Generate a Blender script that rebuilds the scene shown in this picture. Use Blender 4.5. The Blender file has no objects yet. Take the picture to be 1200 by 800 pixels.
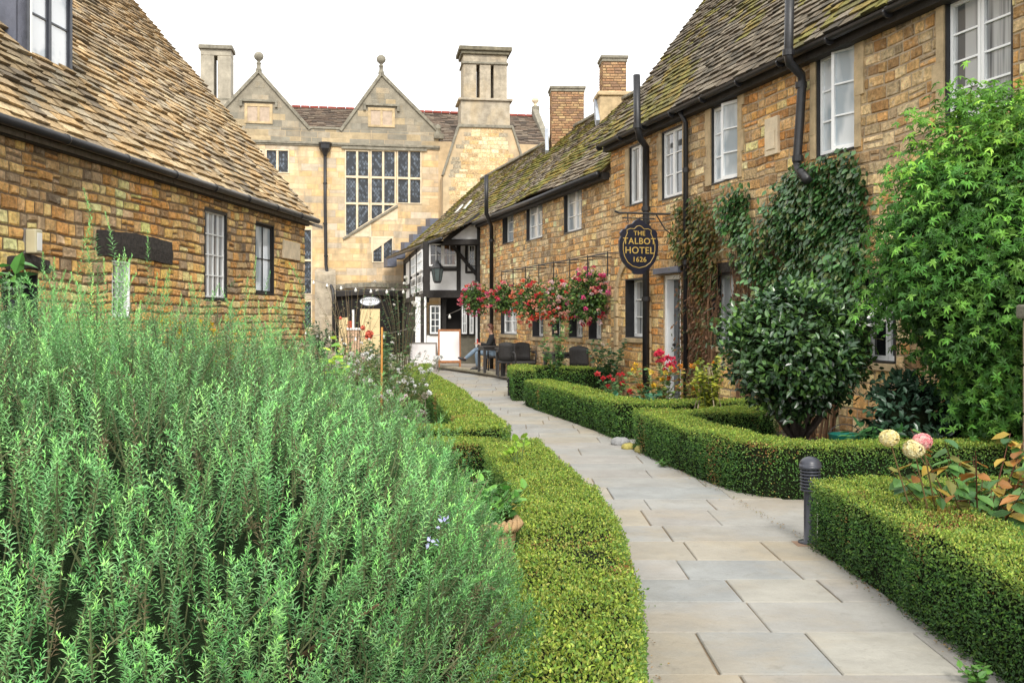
import bpy, math, random
import numpy as np
from mathutils import Vector, Matrix
random.seed(7); rng = np.random.default_rng(7)
R = math.radians
sc = bpy.context.scene
COL = sc.collection
EYE = 1.6; F = 1200.0; HZ = 375.0     # eye height, focal length in photo pixels, horizon row (used to survey real positions)

# ------------------------------------------------------------------ materials
MATS = {}
def mat(name, col=None, rough=.8, var=(6, .25), bump=None, metal=0, trans=0, spec=.5, coat=0, dirt=None, dirtcol=(.05,.045,.035), stain=None):
    if name in MATS: return MATS[name]
    m = bpy.data.materials.new(name); m.use_nodes = True; nt = m.node_tree; N = nt.nodes; L = nt.links
    b = N['Principled BSDF']; b.inputs['Roughness'].default_value = rough; b.inputs['Metallic'].default_value = metal
    b.inputs['Specular IOR Level'].default_value = spec
    tc = N.new('ShaderNodeTexCoord')
    if col is None:
        a = N.new('ShaderNodeAttribute'); a.attribute_name = 'Col'; src = a.outputs['Color']
    else:
        a = N.new('ShaderNodeRGB'); a.outputs[0].default_value = (*col, 1); src = a.outputs[0]
    if var:
        n = N.new('ShaderNodeTexNoise'); n.inputs['Scale'].default_value = var[0]; n.inputs['Detail'].default_value = 6; n.inputs['Roughness'].default_value = .65
        L.new(tc.outputs['Object'], n.inputs['Vector'])
        mr = N.new('ShaderNodeMapRange'); mr.inputs[1].default_value = .3; mr.inputs[2].default_value = .7
        mr.inputs[3].default_value = 1 - var[1]; mr.inputs[4].default_value = 1 + var[1]
        L.new(n.outputs['Fac'], mr.inputs[0])
        mx = N.new('ShaderNodeVectorMath'); mx.operation = 'SCALE'
        L.new(src, mx.inputs[0]); L.new(mr.outputs[0], mx.inputs['Scale']); src = mx.outputs[0]
    if dirt:
        n2 = N.new('ShaderNodeTexNoise'); n2.inputs['Scale'].default_value = dirt[0]; n2.inputs['Detail'].default_value = 8; n2.inputs['Roughness'].default_value = .7
        mp = N.new('ShaderNodeMapping'); mp.inputs['Scale'].default_value = (1, 1, dirt[3] if len(dirt) > 3 else 1)
        L.new(tc.outputs['Object'], mp.inputs[0]); L.new(mp.outputs[0], n2.inputs['Vector'])
        r2 = N.new('ShaderNodeMapRange'); r2.inputs[1].default_value = dirt[1]; r2.inputs[2].default_value = dirt[1] + .18; r2.inputs[4].default_value = dirt[2]
        L.new(n2.outputs['Fac'], r2.inputs[0])
        mi = N.new('ShaderNodeMix'); mi.data_type = 'RGBA'; mi.inputs[7].default_value = (*dirtcol, 1)
        L.new(r2.outputs[0], mi.inputs[0]); L.new(src, mi.inputs[6]); src = mi.outputs[2]
    for (sc2, thr, amt, zs_, scol) in (stain or []):
        n2 = N.new('ShaderNodeTexNoise'); n2.inputs['Scale'].default_value = sc2; n2.inputs['Detail'].default_value = 7; n2.inputs['Roughness'].default_value = .65; n2.inputs['Distortion'].default_value = .4
        mp = N.new('ShaderNodeMapping'); mp.inputs['Scale'].default_value = (1, 1, zs_); mp.inputs['Location'].default_value = (sc2*3.1, 2.2, 7.7*amt)
        L.new(tc.outputs['Object'], mp.inputs[0]); L.new(mp.outputs[0], n2.inputs['Vector'])
        r2 = N.new('ShaderNodeMapRange'); r2.inputs[1].default_value = thr; r2.inputs[2].default_value = thr + .16; r2.inputs[4].default_value = amt
        L.new(n2.outputs['Fac'], r2.inputs[0])
        mi = N.new('ShaderNodeMix'); mi.data_type = 'RGBA'; mi.inputs[7].default_value = (*scol, 1)
        L.new(r2.outputs[0], mi.inputs[0]); L.new(src, mi.inputs[6]); src = mi.outputs[2]
    L.new(src, b.inputs['Base Color'])
    if coat: b.inputs['Coat Weight'].default_value = coat
    if bump:
        n3 = N.new('ShaderNodeTexNoise'); n3.inputs['Scale'].default_value = bump[0]; n3.inputs['Detail'].default_value = 8; n3.inputs['Roughness'].default_value = .7
        L.new(tc.outputs['Object'], n3.inputs['Vector'])
        bp = N.new('ShaderNodeBump'); bp.inputs['Distance'].default_value = bump[1]; bp.inputs['Strength'].default_value = 1
        L.new(n3.outputs['Fac'], bp.inputs['Height']); L.new(bp.outputs[0], b.inputs['Normal'])
    if trans:
        t = N.new('ShaderNodeBsdfTranslucent'); L.new(src, t.inputs['Color'])
        ms = N.new('ShaderNodeMixShader'); ms.inputs[0].default_value = trans
        L.new(b.outputs[0], ms.inputs[1]); L.new(t.outputs[0], ms.inputs[2]); L.new(ms.outputs[0], N['Material Output'].inputs[0])
    MATS[name] = m; return m
M_STONE = mat('rubble_stone', rough=.9, var=(16, .50), bump=(24, .05), dirt=(1.1, .58, .20, .5), dirtcol=(.20,.13,.08), stain=[(2.6,.53,.45,.25,(.56,.27,.09)),(3.4,.60,.5,.22,(.09,.07,.05)),(7,.55,.5,1,(.80,.70,.52))])
M_STONEL = mat('barn_stone', rough=.9, var=(14, .45), bump=(24, .05), dirt=(1.3, .6, .2, .6), dirtcol=(.22,.15,.08), stain=[(1.4,.53,.4,.6,(.66,.38,.11)),(2.2,.60,.5,.7,(.13,.11,.09)),(7,.55,.5,1,(.84,.72,.50))])
M_ASH = mat('ashlar_stone', rough=.9, var=(3, .22), bump=(14, .02), dirt=(.55,.53,.5,.7), dirtcol=(.34,.30,.24), stain=[(1.3,.52,.6,.25,(.22,.185,.14)),(.7,.54,.3,.5,(.62,.42,.18)),(2.5,.56,.5,.18,(.30,.26,.20)),(5,.62,.4,1,(.20,.17,.12))])
M_MORT = mat('lime_mortar', (.46,.36,.24), var=(7, .4), bump=(30, .02), rough=.95)
M_MORTD = mat('dark_mortar', (.20,.14,.08), var=(7, .4), bump=(30, .02), rough=.95)
M_MORTA = mat('pale_mortar', (.54,.41,.25), var=(2, .25), bump=(20, .01), rough=.95, dirt=(.6,.5,.5,.6), dirtcol=(.28,.25,.20))
M_COPE = mat('weathered_coping', (.24,.22,.17), var=(5, .4), bump=(18, .02), rough=.95)
M_DRESS = mat('dressed_stone', (.50,.38,.22), var=(4, .3), bump=(20, .012), rough=.9, dirt=(1.5,.55,.5), dirtcol=(.2,.16,.11))
M_PALE = mat('pale_limestone', (.72,.60,.42), var=(4, .2), bump=(20, .008), rough=.9)
M_SLATE = mat('stone_slate', rough=.9, var=(14, .4), bump=(35, .03))
M_BRICK = mat('stack_brick', rough=.9, var=(12, .3), bump=(30, .015))
M_WHITE = mat('white_paint', (.90,.91,.90), var=(4, .06), rough=.45)
M_LIME = mat('limewash_render', (.80,.80,.79), var=(2.5, .10), bump=(8, .01), rough=.85)
M_BLACK = mat('black_paint', (.018,.018,.020), var=(8, .3), bump=(30, .003), rough=.42)
M_BLACKW = mat('black_timber', (.022,.019,.017), var=(6, .5), bump=(22, .012), rough=.7)
M_OAKD = mat('charred_oak', (.035,.028,.022), var=(14, .7), bump=(18, .05), rough=.75)
M_LEAD = mat('lead_sheet', (.13,.14,.18), var=(3, .25), bump=(6, .01), rough=.5, spec=.4)
M_LEADP = mat('new_lead', (.38,.42,.48), var=(3, .15), rough=.45)
M_REDT = mat('red_ridge_tile', (.30,.07,.05), var=(5, .3), rough=.8)
M_IRON = mat('wrought_iron', (.02,.02,.022), var=(8, .3), rough=.5)
M_SOIL = mat('bed_soil', (.060,.042,.028), var=(3, .5), bump=(20, .06), rough=1)
M_SLAB = mat('york_stone', rough=.75, var=(2.2, .16), bump=(9, .012), dirt=(1.3,.58,.35), dirtcol=(.22,.19,.14), stain=[(.9,.48,.40,1,(.34,.27,.17)),(2.3,.54,.35,1,(.20,.19,.16)),(14,.58,.40,1,(.16,.15,.12)),(40,.66,.5,1,(.55,.53,.48))])
M_GROUT = mat('path_joint', (.19,.14,.085), var=(5, .4), bump=(30, .01), rough=1)
M_DARK = mat('dark_interior', (.012,.010,.009), var=None, rough=.9)
M_WOOD = mat('orange_pine', (.36,.14,.045), var=(9, .3), rough=.5)
M_WOODG = mat('grey_wood', (.22,.20,.18), var=(9, .3), rough=.7)
M_BOARD = mat('white_board', (.82,.78,.78), var=(2, .03), rough=.35)
M_RATTAN = mat('dark_rattan', (.028,.026,.026), var=(30, .4), bump=(80, .01), rough=.5)
M_LEAF = mat('leaf', rough=.48, var=(9, .15), trans=.30, spec=.4)
M_LEAFG = mat('glossy_leaf', rough=.26, var=(9, .15), trans=.15, spec=.6)
M_NEED = mat('rosemary_needle', rough=.55, var=(6, .15), trans=.22, spec=.35)
M_PETAL = mat('petal', rough=.6, var=(20, .12), trans=.3, spec=.2)
M_STEM = mat('stem', rough=.8, var=(20, .25), spec=.2)
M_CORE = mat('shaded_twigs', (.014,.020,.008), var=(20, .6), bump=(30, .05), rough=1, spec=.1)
M_BARK = mat('bark', (.05,.036,.026), var=(14, .4), bump=(30, .03), rough=.9)
M_TERRA = mat('sand_terracotta', (.42,.27,.13), var=(8, .25), bump=(30, .01), rough=.85)
M_CREAM = mat('cream_plastic', (.55,.50,.33), var=(3, .1), rough=.5)
M_GOLD = mat('gold_leaf_paint', (.46,.31,.08), var=None, rough=.4)
M_NAVY = mat('sign_black', (.012,.012,.022), var=(5, .3), rough=.35)
M_BULB = mat('opal_bulb', (.85,.85,.8), var=None, rough=.3)
M_PINKP = mat('porch_render', (.62,.42,.28), var=(2,.2), rough=.8)
M_YELP = mat('buff_panel', (.78,.62,.34), var=(3,.12), rough=.7)

def glass(name, dark, light, sc_=(1.2, .5), thr=.5, rough=.06):
    m = bpy.data.materials.new(name); m.use_nodes = True; nt = m.node_tree; N = nt.nodes; L = nt.links
    b = N['Principled BSDF']; b.inputs['Roughness'].default_value = rough; b.inputs['Specular IOR Level'].default_value = .9
    tc = N.new('ShaderNodeTexCoord'); mp = N.new('ShaderNodeMapping'); mp.inputs['Scale'].default_value = (sc_[0], sc_[0], sc_[1])
    n = N.new('ShaderNodeTexNoise'); n.inputs['Scale'].default_value = 2; n.inputs['Detail'].default_value = 3
    L.new(tc.outputs['Object'], mp.inputs[0]); L.new(mp.outputs[0], n.inputs['Vector'])
    r = N.new('ShaderNodeMapRange'); r.inputs[1].default_value = thr-.06; r.inputs[2].default_value = thr+.06
    L.new(n.outputs['Fac'], r.inputs[0])
    mi = N.new('ShaderNodeMix'); mi.data_type = 'RGBA'; mi.inputs[6].default_value = (*dark, 1); mi.inputs[7].default_value = (*light, 1)
    L.new(r.outputs[0], mi.inputs[0]); L.new(mi.outputs[2], b.inputs['Base Color'])
    MATS[name] = m; return m
G_BLIND = glass('pane_with_blind', (.36,.42,.46), (.64,.68,.70))
G_DARK = glass('pane_dark_room', (.012,.014,.016), (.10,.115,.12), thr=.56)
G_CURT = glass('pane_with_net_curtain', (.10,.11,.12), (.46,.47,.47), (4, .15), .47)
G_WARM = glass('pane_warm_room', (.02,.014,.01), (.20,.085,.02), (2.5, .2), .54)
G_SKYP = glass('pane_reflecting_sky', (.50,.55,.60), (.80,.83,.86), (1, 1), .42)
def lattice():
    m = bpy.data.materials.new('leaded_lattice_pane'); m.use_nodes = True; nt = m.node_tree; N = nt.nodes; L = nt.links
    b = N['Principled BSDF']; b.inputs['Roughness'].default_value = .25
    tc = N.new('ShaderNodeTexCoord'); sp = N.new('ShaderNodeSeparateXYZ'); L.new(tc.outputs['Object'], sp.inputs[0])
    def math_(op, a, bb=None):
        k = N.new('ShaderNodeMath'); k.operation = op
        for i, v in enumerate((a, bb)):
            if v is None: continue
            if isinstance(v, (int, float)): k.inputs[i].default_value = v
            else: L.new(v, k.inputs[i])
        return k.outputs[0]
    x = math_('MULTIPLY', sp.outputs[0], 7.5); z = math_('MULTIPLY', sp.outputs[2], 5.2)
    ed = []; cells = []
    for op in ('ADD', 'SUBTRACT'):
        s_ = math_(op, x, z); f = math_('FRACT', s_); ed.append(math_('LESS_THAN', f, .17)); cells.append(math_('FLOOR', s_))
    e = math_('MAXIMUM', ed[0], ed[1])
    cb = N.new('ShaderNodeCombineXYZ'); L.new(cells[0], cb.inputs[0]); L.new(cells[1], cb.inputs[1])
    wn = N.new('ShaderNodeTexWhiteNoise'); L.new(cb.outputs[0], wn.inputs['Vector'])
    r = N.new('ShaderNodeValToRGB'); r.color_ramp.elements[0].color = (.02,.025,.03,1); r.color_ramp.elements[0].position = .3
    r.color_ramp.elements[1].color = (.13,.16,.20,1); r.color_ramp.elements[1].position = 1.0
    L.new(wn.outputs[0], r.inputs[0])
    mi = N.new('ShaderNodeMix'); mi.data_type = 'RGBA'; L.new(e, mi.inputs[0]); L.new(r.outputs[0], mi.inputs[6]); mi.inputs[7].default_value = (.02,.02,.022,1)
    L.new(mi.outputs[2], b.inputs['Base Color']); return m
G_LAT = lattice()

# ------------------------------------------------------------------ geometry helpers
class MB:
    def __init__(s): s.v = []; s.f4 = []; s.f3 = []; s.c = []; s.n = 0; s.ngons = []
    def add(s, v, f4=None, f3=None, col=(.5,.5,.5)):
        v = np.asarray(v, float).reshape(-1, 3); c = np.asarray(col, float)
        if c.ndim == 1: c = np.tile(c, (len(v), 1))
        if f4 is not None and len(f4): s.f4.append(np.asarray(f4, int).reshape(-1, 4) + s.n)
        if f3 is not None and len(f3): s.f3.append(np.asarray(f3, int).reshape(-1, 3) + s.n)
        s.v.append(v); s.c.append(c); s.n += len(v); return s
    def box(s, a, b, col=(.5,.5,.5)):
        x0,y0,z0 = a; x1,y1,z1 = b
        if x0 > x1: x0, x1 = x1, x0
        if y0 > y1: y0, y1 = y1, y0
        if z0 > z1: z0, z1 = z1, z0
        v = [(x0,y0,z0),(x1,y0,z0),(x1,y1,z0),(x0,y1,z0),(x0,y0,z1),(x1,y0,z1),(x1,y1,z1),(x0,y1,z1)]
        return s.add(v, [(3,2,1,0),(4,5,6,7),(0,1,5,4),(1,2,6,5),(2,3,7,6),(3,0,4,7)], col=col)
    def beam(s, p, q, w, t, up=(0,0,1), col=(.5,.5,.5)):
        p = Vector(p); q = Vector(q); d = (q-p).normalized(); u = Vector(up); sd = d.cross(u).normalized(); u = sd.cross(d)
        v = []
        for e in (p, q):
            for a, b in ((-1,-1),(1,-1),(1,1),(-1,1)): v.append(e + sd*a*w/2 + u*b*t/2)
        return s.add([tuple(x) for x in v], [(0,1,2,3),(7,6,5,4),(0,4,5,1),(1,5,6,2),(2,6,7,3),(3,7,4,0)], col=col)
    def tube(s, pts, rad, n=8, col=(.5,.5,.5), cap=True):
        pts = [Vector(p) for p in pts]; k = len(pts)
        if not hasattr(rad, '__len__'): rad = [rad]*k
        vs = []; prev = None
        for i, p in enumerate(pts):
            d = (pts[min(i+1,k-1)] - pts[max(i-1,0)]).normalized()
            if prev is None:
                a = d.cross(Vector((0,0,1)) if abs(d.z) < .9 else Vector((1,0,0))).normalized()
            else:
                a = (prev - d*prev.dot(d)).normalized()
            prev = a; b = d.cross(a)
            for j in range(n):
                t = 2*math.pi*j/n; vs.append(tuple(p + (a*math.cos(t) + b*math.sin(t))*rad[i]))
        f = [(i*n+j, i*n+(j+1)%n, (i+1)*n+(j+1)%n, (i+1)*n+j) for i in range(k-1) for j in range(n)]
        f3 = []
        if cap:
            vs.append(tuple(pts[0])); vs.append(tuple(pts[-1])); c0 = k*n; c1 = c0+1
            for j in range(n): f3.append((c0, (j+1)%n, j)); f3.append((c1, (k-1)*n+j, (k-1)*n+(j+1)%n))
        return s.add(vs, f, f3, col)
    def lathe(s, prof, c=(0,0,0), n=20, col=(.5,.5,.5)):
        vs = []; k = len(prof)
        for r, z in prof:
            for j in range(n):
                t = 2*math.pi*j/n; vs.append((c[0]+r*math.cos(t), c[1]+r*math.sin(t), c[2]+z))
        f = [(i*n+j, i*n+(j+1)%n, (i+1)*n+(j+1)%n, (i+1)*n+j) for i in range(k-1) for j in range(n)]
        return s.add(vs, f, None, col)
    def prism(s, poly, y0, y1, col=(.5,.5,.5)):      # polygon in (x,z), extruded along y
        k = len(poly); v = [(x,y0,z) for x,z in poly] + [(x,y1,z) for x,z in poly]
        base = s.n; s.add(v, [(i, i+k, (i+1)%k+k, (i+1)%k) for i in range(k)], col=col)
        s.ngons.append([base+i for i in range(k)]); s.ngons.append([base+k+i for i in reversed(range(k))]); return s
    def build(s, name, m, parent=None, smooth=False, bevel=0, loc=None):
        me = bpy.data.meshes.new(name)
        V = np.concatenate(s.v) if s.v else np.zeros((0,3)); C = np.concatenate(s.c) if s.c else np.zeros((0,3))
        f4 = np.concatenate(s.f4) if s.f4 else np.zeros((0,4), int); f3 = np.concatenate(s.f3) if s.f3 else np.zeros((0,3), int)
        ng = s.ngons
        loops = np.concatenate([f4.ravel(), f3.ravel()] + [np.array(g, int) for g in ng]).astype(np.int32)
        tot = np.concatenate([np.full(len(f4), 4), np.full(len(f3), 3), np.array([len(g) for g in ng], int)]).astype(np.int32)
        st = np.concatenate([[0], np.cumsum(tot)[:-1]]).astype(np.int32)
        me.vertices.add(len(V)); me.vertices.foreach_set('co', V.astype(np.float32).ravel())
        me.loops.add(len(loops)); me.loops.foreach_set('vertex_index', loops)
        me.polygons.add(len(tot)); me.polygons.foreach_set('loop_start', st)
        if smooth: me.polygons.foreach_set('use_smooth', np.ones(len(tot), bool))
        me.update(calc_edges=True)
        a = me.color_attributes.new('Col', 'FLOAT_COLOR', 'POINT')
        a.data.foreach_set('color', np.concatenate([C, np.ones((len(C),1))], 1).astype(np.float32).ravel())
        if not smooth: me.shade_flat() if hasattr(me, 'shade_flat') else None
        me.materials.append(m)
        o = bpy.data.objects.new(name, me); COL.objects.link(o)
        if parent is not None: o.parent = parent
        if loc is not None: o.location = loc
        if bevel:
            bv = o.modifiers.new('bevel', 'BEVEL'); bv.width = bevel; bv.segments = 2; bv.limit_method = 'ANGLE'
        return o

def empty(name, label, cat, loc=(0,0,0), rz=0, group=None):
    o = bpy.data.objects.new(name, None); COL.objects.link(o); o.location = loc; o.rotation_euler = (0,0,rz)
    o.empty_display_size = .2
    return tag(o, label, cat, group)
def tag(o, label, cat, group=None, kind=None):
    o['label'] = label; o['category'] = cat
    if group: o['group'] = group
    if kind: o['kind'] = kind
    return o
def struct(o): o['kind'] = 'structure'; return o

class Frame:    # a wall: facing it, x runs right, y runs into it, z up
    def __init__(s, O, ex):
        s.O = Vector(O); s.ex = Vector(ex).normalized(); s.ey = Vector((-s.ex.y, s.ex.x)); s.rz = math.atan2(s.ex.y, s.ex.x)
    def at(s, px, py=HZ, off=0):
        d = Vector(((px-600)/F, 1)); t = (s.O.dot(s.ey) + off)/d.dot(s.ey); P = d*t
        return (P - s.O).dot(s.ex), EYE + t*(HZ-py)/F
    def u(s, px, off=0): return s.at(px, HZ, off)[0]
    def world(s, u, y, z):
        p = s.O + s.ex*u + s.ey*y; return Vector((p.x, p.y, z))
def P(px, py, Y): return Vector(((px-600)/F*Y, Y, EYE-(py-HZ)/F*Y))

_ph = np.random.default_rng(3)
_D = _ph.normal(size=(6,3)); _D /= np.linalg.norm(_D, axis=1)[:,None]; _PH = _ph.uniform(0, 6.28, 6)
def noise(p, scale=1.0, seed=0):       # smooth pseudo noise about -1..1
    p = np.atleast_2d(np.asarray(p, float))*scale + seed*13.7
    q = p + .8*np.sin(p[:, [1,2,0]]*1.3 + 1.1)
    s = np.zeros(len(p))
    for i in range(6): s += np.sin(q @ _D[i] * (1 + i*.45) + _PH[i]) / (1 + i*.35)
    return s/2.6
def pal(cols, n, jit=.15, w=None):
    cols = np.array(cols, float); i = rng.choice(len(cols), n, p=None if w is None else np.array(w)/np.sum(w))
    return cols[i]*(1 + rng.uniform(-jit, jit, (n,1)))

# ------------------------------------------------------------------ masonry
PAL_R = [(.72,.49,.25),(.76,.56,.32),(.84,.67,.43),(.60,.39,.20),(.68,.55,.38),(.44,.31,.19),(.72,.44,.20),(.90,.76,.54),(.80,.66,.46),(.50,.40,.29)]
PAL_L = [(.78,.53,.24),(.76,.47,.18),(.84,.66,.35),(.62,.45,.26),(.88,.72,.43),(.42,.35,.26),(.72,.44,.18),(.84,.62,.33),(.56,.46,.34)]
PAL_A = [(.70,.51,.29),(.74,.57,.35),(.66,.49,.30),(.72,.50,.25),(.60,.50,.37),(.54,.43,.30)]
PAL_AG = [(.29,.26,.20),(.36,.31,.23),(.25,.23,.18),(.42,.33,.20)]
PAL_BR = [(.38,.21,.11),(.44,.27,.14),(.30,.18,.11),(.50,.34,.17)]
def stones(mb, u0, u1, z0, z1, holes, ch=(.12,.20), cw=(.16,.42), relief=.017, gap=.012, pal_=PAL_R, cf=None, inside=None, rough=1.0, y=0, crev=.55, tint=(1,1,1)):
    z = z0
    while z < z1 - .02:
        h = min(random.uniform(*ch), z1 - z); 
        if z1 - (z+h) < ch[0]*.5: h = z1 - z
        u = u0 + random.uniform(-cw[1], 0)
        while u < u1:
            w = random.uniform(*cw); a, b = max(u, u0), min(u+w, u1); u += w
            if b - a < .02: continue
            zz = [(a, b, z, z+h)]
            if h > ch[0]*1.2 and random.random() < .12 and rough: zz = [(a,b,z,z+h*.5),(a,b,z+h*.5,z+h)]
            for (ha,hb,hc,hd) in holes:
                out = []
                for (p,q,r_,s_) in zz:
                    if q <= ha or p >= hb or s_ <= hc or r_ >= hd: out.append((p,q,r_,s_)); continue
                    if p < ha: out.append((p,ha,r_,s_))
                    if q > hb: out.append((hb,q,r_,s_))
                    m0, m1 = max(p,ha), min(q,hb)
                    if r_ < hc: out.append((m0,m1,r_,hc))
                    if s_ > hd: out.append((m0,m1,hd,s_))
                zz = out
            for (p,q,r_,s_) in zz:
                if q-p < .03 or s_-r_ < .03: continue
                if inside and not all(inside(x_,z_) for x_,z_ in ((p,r_),(q,r_),(p,s_),(q,s_))): continue
                g = gap/2; j = lambda k=.35: random.uniform(-1,1)*gap*k*rough
                o4 = [(p+g+j(),r_+g+j()),(q-g+j(),r_+g+j()),(q-g+j(),s_-g+j()),(p+g+j(),s_-g+j())]
                bv = min(relief*.9, (q-p)*.25, (s_-r_)*.25); rl = relief*random.uniform(.6,1.25)
                cx, cz = (p+q)/2, (r_+s_)/2
                vs = [(x,y+.004,zq) for x,zq in o4]
                vs += [(x + (bv if x < cx else -bv), y-rl*random.uniform(1-.4*rough,1), zq + (bv if zq < cz else -bv)) for x,zq in o4]
                c = np.array(random.choice(pal_))*random.uniform(1-.36*min(rough,1),1+.28*min(rough,1))
                if cf: c = cf(c, cx, cz)
                c = np.minimum(c*np.array(tint), .95)
                c = np.concatenate([np.tile(c*crev,(4,1)), np.tile(c,(4,1))*rng.uniform(.85,1.12,(4,1))])
                V_ = np.array(vs); wv = noise(np.stack([V_[:,0],V_[:,0]*0,V_[:,2]*.6],1), 1.7, 11)*.030*rough + noise(V_*[1,0,1], 5, 12)*.010*rough; V_[:,2] += wv; V_[:,0] += noise(V_[:,[2,1,0]]*[1,0,1], 4, 13)*.012*rough
                mb.add(V_, [(4,5,6,7),(0,1,5,4),(1,2,6,5),(2,3,7,6),(3,0,4,7)], col=c)
        z += h
def backing(mb, u0, u1, z0, z1, holes, depth=.22, thick=.5, y=0, ends=True):
    us = sorted({u0,u1,*[min(max(h[i],u0),u1) for h in holes for i in (0,1)]}); zs = sorted({z0,z1,*[min(max(h[i],z0),z1) for h in holes for i in (2,3)]})
    for i in range(len(us)-1):
        for j in range(len(zs)-1):
            cu, cz = (us[i]+us[i+1])/2, (zs[j]+zs[j+1])/2
            if any(h[0] < cu < h[1] and h[2] < cz < h[3] for h in holes): continue
            mb.add([(us[i],y,zs[j]),(us[i+1],y,zs[j]),(us[i+1],y,zs[j+1]),(us[i],y,zs[j+1])], [(0,1,2,3)])
    for (a,b,c,d) in holes:
        mb.add([(a,y,c),(b,y,c),(b,y,d),(a,y,d),(a,y+depth,c),(b,y+depth,c),(b,y+depth,d),(a,y+depth,d)], [(0,4,5,1),(1,5,6,2),(2,6,7,3),(3,7,4,0),(4,5,6,7)])
    if ends:
        mb.add([(u0,y,z0),(u0,y+thick,z0),(u0,y+thick,z1),(u0,y,z1),(u1,y,z0),(u1,y+thick,z0),(u1,y+thick,z1),(u1,y,z1)], [(1,0,3,2),(4,5,6,7),(3,7,6,2)])

def slates(mb, u0, u1, eave, ridge, ex=(.19,.13), wd=(.18,.38), cf=None, mask=None, tk=.030, sag=.03, u0f=None, u1f=None):
    y0, z0 = eave; y1, z1 = ridge; Ls = math.hypot(y1-y0, z1-z0); dy, dz = (y1-y0)/Ls, (z1-z0)/Ls; ny, nz = -dz, dy
    b = 0; row = 0
    while b < Ls:
        e = ex[0] + (ex[1]-ex[0])*b/Ls; a = u0 + random.uniform(-.3, 0)
        if u0f: a = u0f(b/Ls) + random.uniform(-.04,.04)
        lim = u1f(b/Ls) if u1f else u1
        while a < lim:
            w = random.uniform(*wd)*(1.15 - .4*b/Ls); p, q = (a, min(a+w, lim+random.uniform(-.02,.03))) if u0f else (max(a,u0), min(a+w,u1)); a += w
            if q-p < .04 or (mask and mask((p+q)/2, b)): continue
            jb = random.uniform(-.006,.006) + .022*float(noise([(p*1.0, b*3, 0)], 1.6, 3)[0]); n0 = float(noise([(p, b, 0)], .8)[0])*sag
            t = tk*random.uniform(.7,1.6); tl = random.uniform(0,.007); tr = random.uniform(0,.007); g = .004
            B0 = b + jb; B1 = min(b + e*1.5, Ls)
            def pt(uu, bb, nn): return (uu, y0+dy*bb+ny*nn, z0+dz*bb+nz*nn)
            v = [pt(p+g,B0+random.uniform(-.008,.008),n0+.018+t+tl), pt(q-g,B0+random.uniform(-.008,.008),n0+.018+t+tr), pt(q-g,B1,n0+.004+t*.4), pt(p+g,B1,n0+.004+t*.4),
                 pt(p+g,B0+.004,n0+.012), pt(q-g,B0+.004,n0+.012), pt(q-g,B1,n0-.01), pt(p+g,B1,n0-.01)]
            c = cf((p+q)/2, b); c = np.concatenate([np.tile(c,(4,1)), np.tile(c*.22,(4,1))])  # lower corners darkened: shadow lines between the rows painted into the colour
            mb.add(v, [(0,1,2,3),(4,5,1,0),(5,6,2,1),(7,4,0,3)], col=c)
        b += e; row += 1

# ------------------------------------------------------------------ windows
def window(par, u0, u1, z0, z1, dep=.12, cas=2, cols=1, rows=3, g=G_BLIND, frame=M_WHITE, casing=M_BLACK, sill=None, open_=0, fw=.045, lab=None, head=None, ct=.025):
    c = MB(); t = ct                         # casing lines the opening
    c.box((u0,-.005,z0),(u0+t,dep+.05,z1)); c.box((u1-t,-.005,z0),(u1,dep+.05,z1)); c.box((u0+t,-.004,z1-t),(u1-t,dep+.05,z1)); c.box((u0+t,-.02,z0),(u1-t,dep+.05,z0+t))
    wf = MB(); gl = MB(); a0, a1, b0, b1 = u0+t, u1-t, z0+t, z1-t; W = (a1-a0)/cas
    for i in range(cas):
        p, q = a0+i*W+.004, a0+(i+1)*W-.004
        o = np.array([p, dep, 0.]) ; sw = (open_ if i == cas-1 else 0)
        def tr(x, y, z):
            if sw: X = x - q; return (q + X*math.cos(sw) - (y)*math.sin(sw), dep + y*math.cos(sw) + X*math.sin(sw), z)
            return (x, dep+y, z)
        def bx(M, x0_,y0_,z0_,x1_,y1_,z1_):
            vs = [tr(x_,y_,z_) for z_ in (z0_,z1_) for x_,y_ in ((x0_,y0_),(x1_,y0_),(x1_,y1_),(x0_,y1_))]
            M.add(vs, [(3,2,1,0),(4,5,6,7),(0,1,5,4),(1,2,6,5),(2,3,7,6),(3,0,4,7)])
        bx(wf,p,-.02,b0,p+fw,.03,b1); bx(wf,q-fw,-.02,b0,q,.03,b1); bx(wf,p+fw,-.019,b0,q-fw,.029,b0+fw*1.3); bx(wf,p+fw,-.019,b1-fw,q-fw,.029,b1)
        for k in range(1, cols): x = p+fw+(q-p-2*fw)*k/cols; bx(wf,x-.011,-.012,b0+fw,x+.011,.022,b1-fw)
        for k in range(1, rows): z = b0+fw+(b1-b0-2*fw)*k/rows; bx(wf,p+fw,-.010,z-.011,q-fw,.020,z+.011)
        gl.add([tr(p+fw*.5,.012,b0+.01),tr(q-fw*.5,.012,b0+.01),tr(q-fw*.5,.012,b1-.01),tr(p+fw*.5,.012,b1-.01)], [(0,1,2,3)])
    w = wf.build('window', frame, par)
    if lab: w['label'] = lab
    c.build('casing', casing, w); gl.build('pane', g, w)
    if open_: k = MB(); k.add([(a0,dep+.045,b0),(a1,dep+.045,b0),(a1,dep+.045,b1),(a0,dep+.045,b1)], [(0,1,2,3)]); k.build('room', G_DARK, w)
    if sill: k = MB(); k.box((u0-.06,-.06,z0-.09),(u1+.06,.02,z0-.002)); k.build('sill', sill, w, bevel=.008)
    if head: k = MB(); k.box((u0-.14,-.035,z1+.002),(u1+.14,.03,z1+.17)); k.build('lintel', head, w, bevel=.01)
    return w
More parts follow.
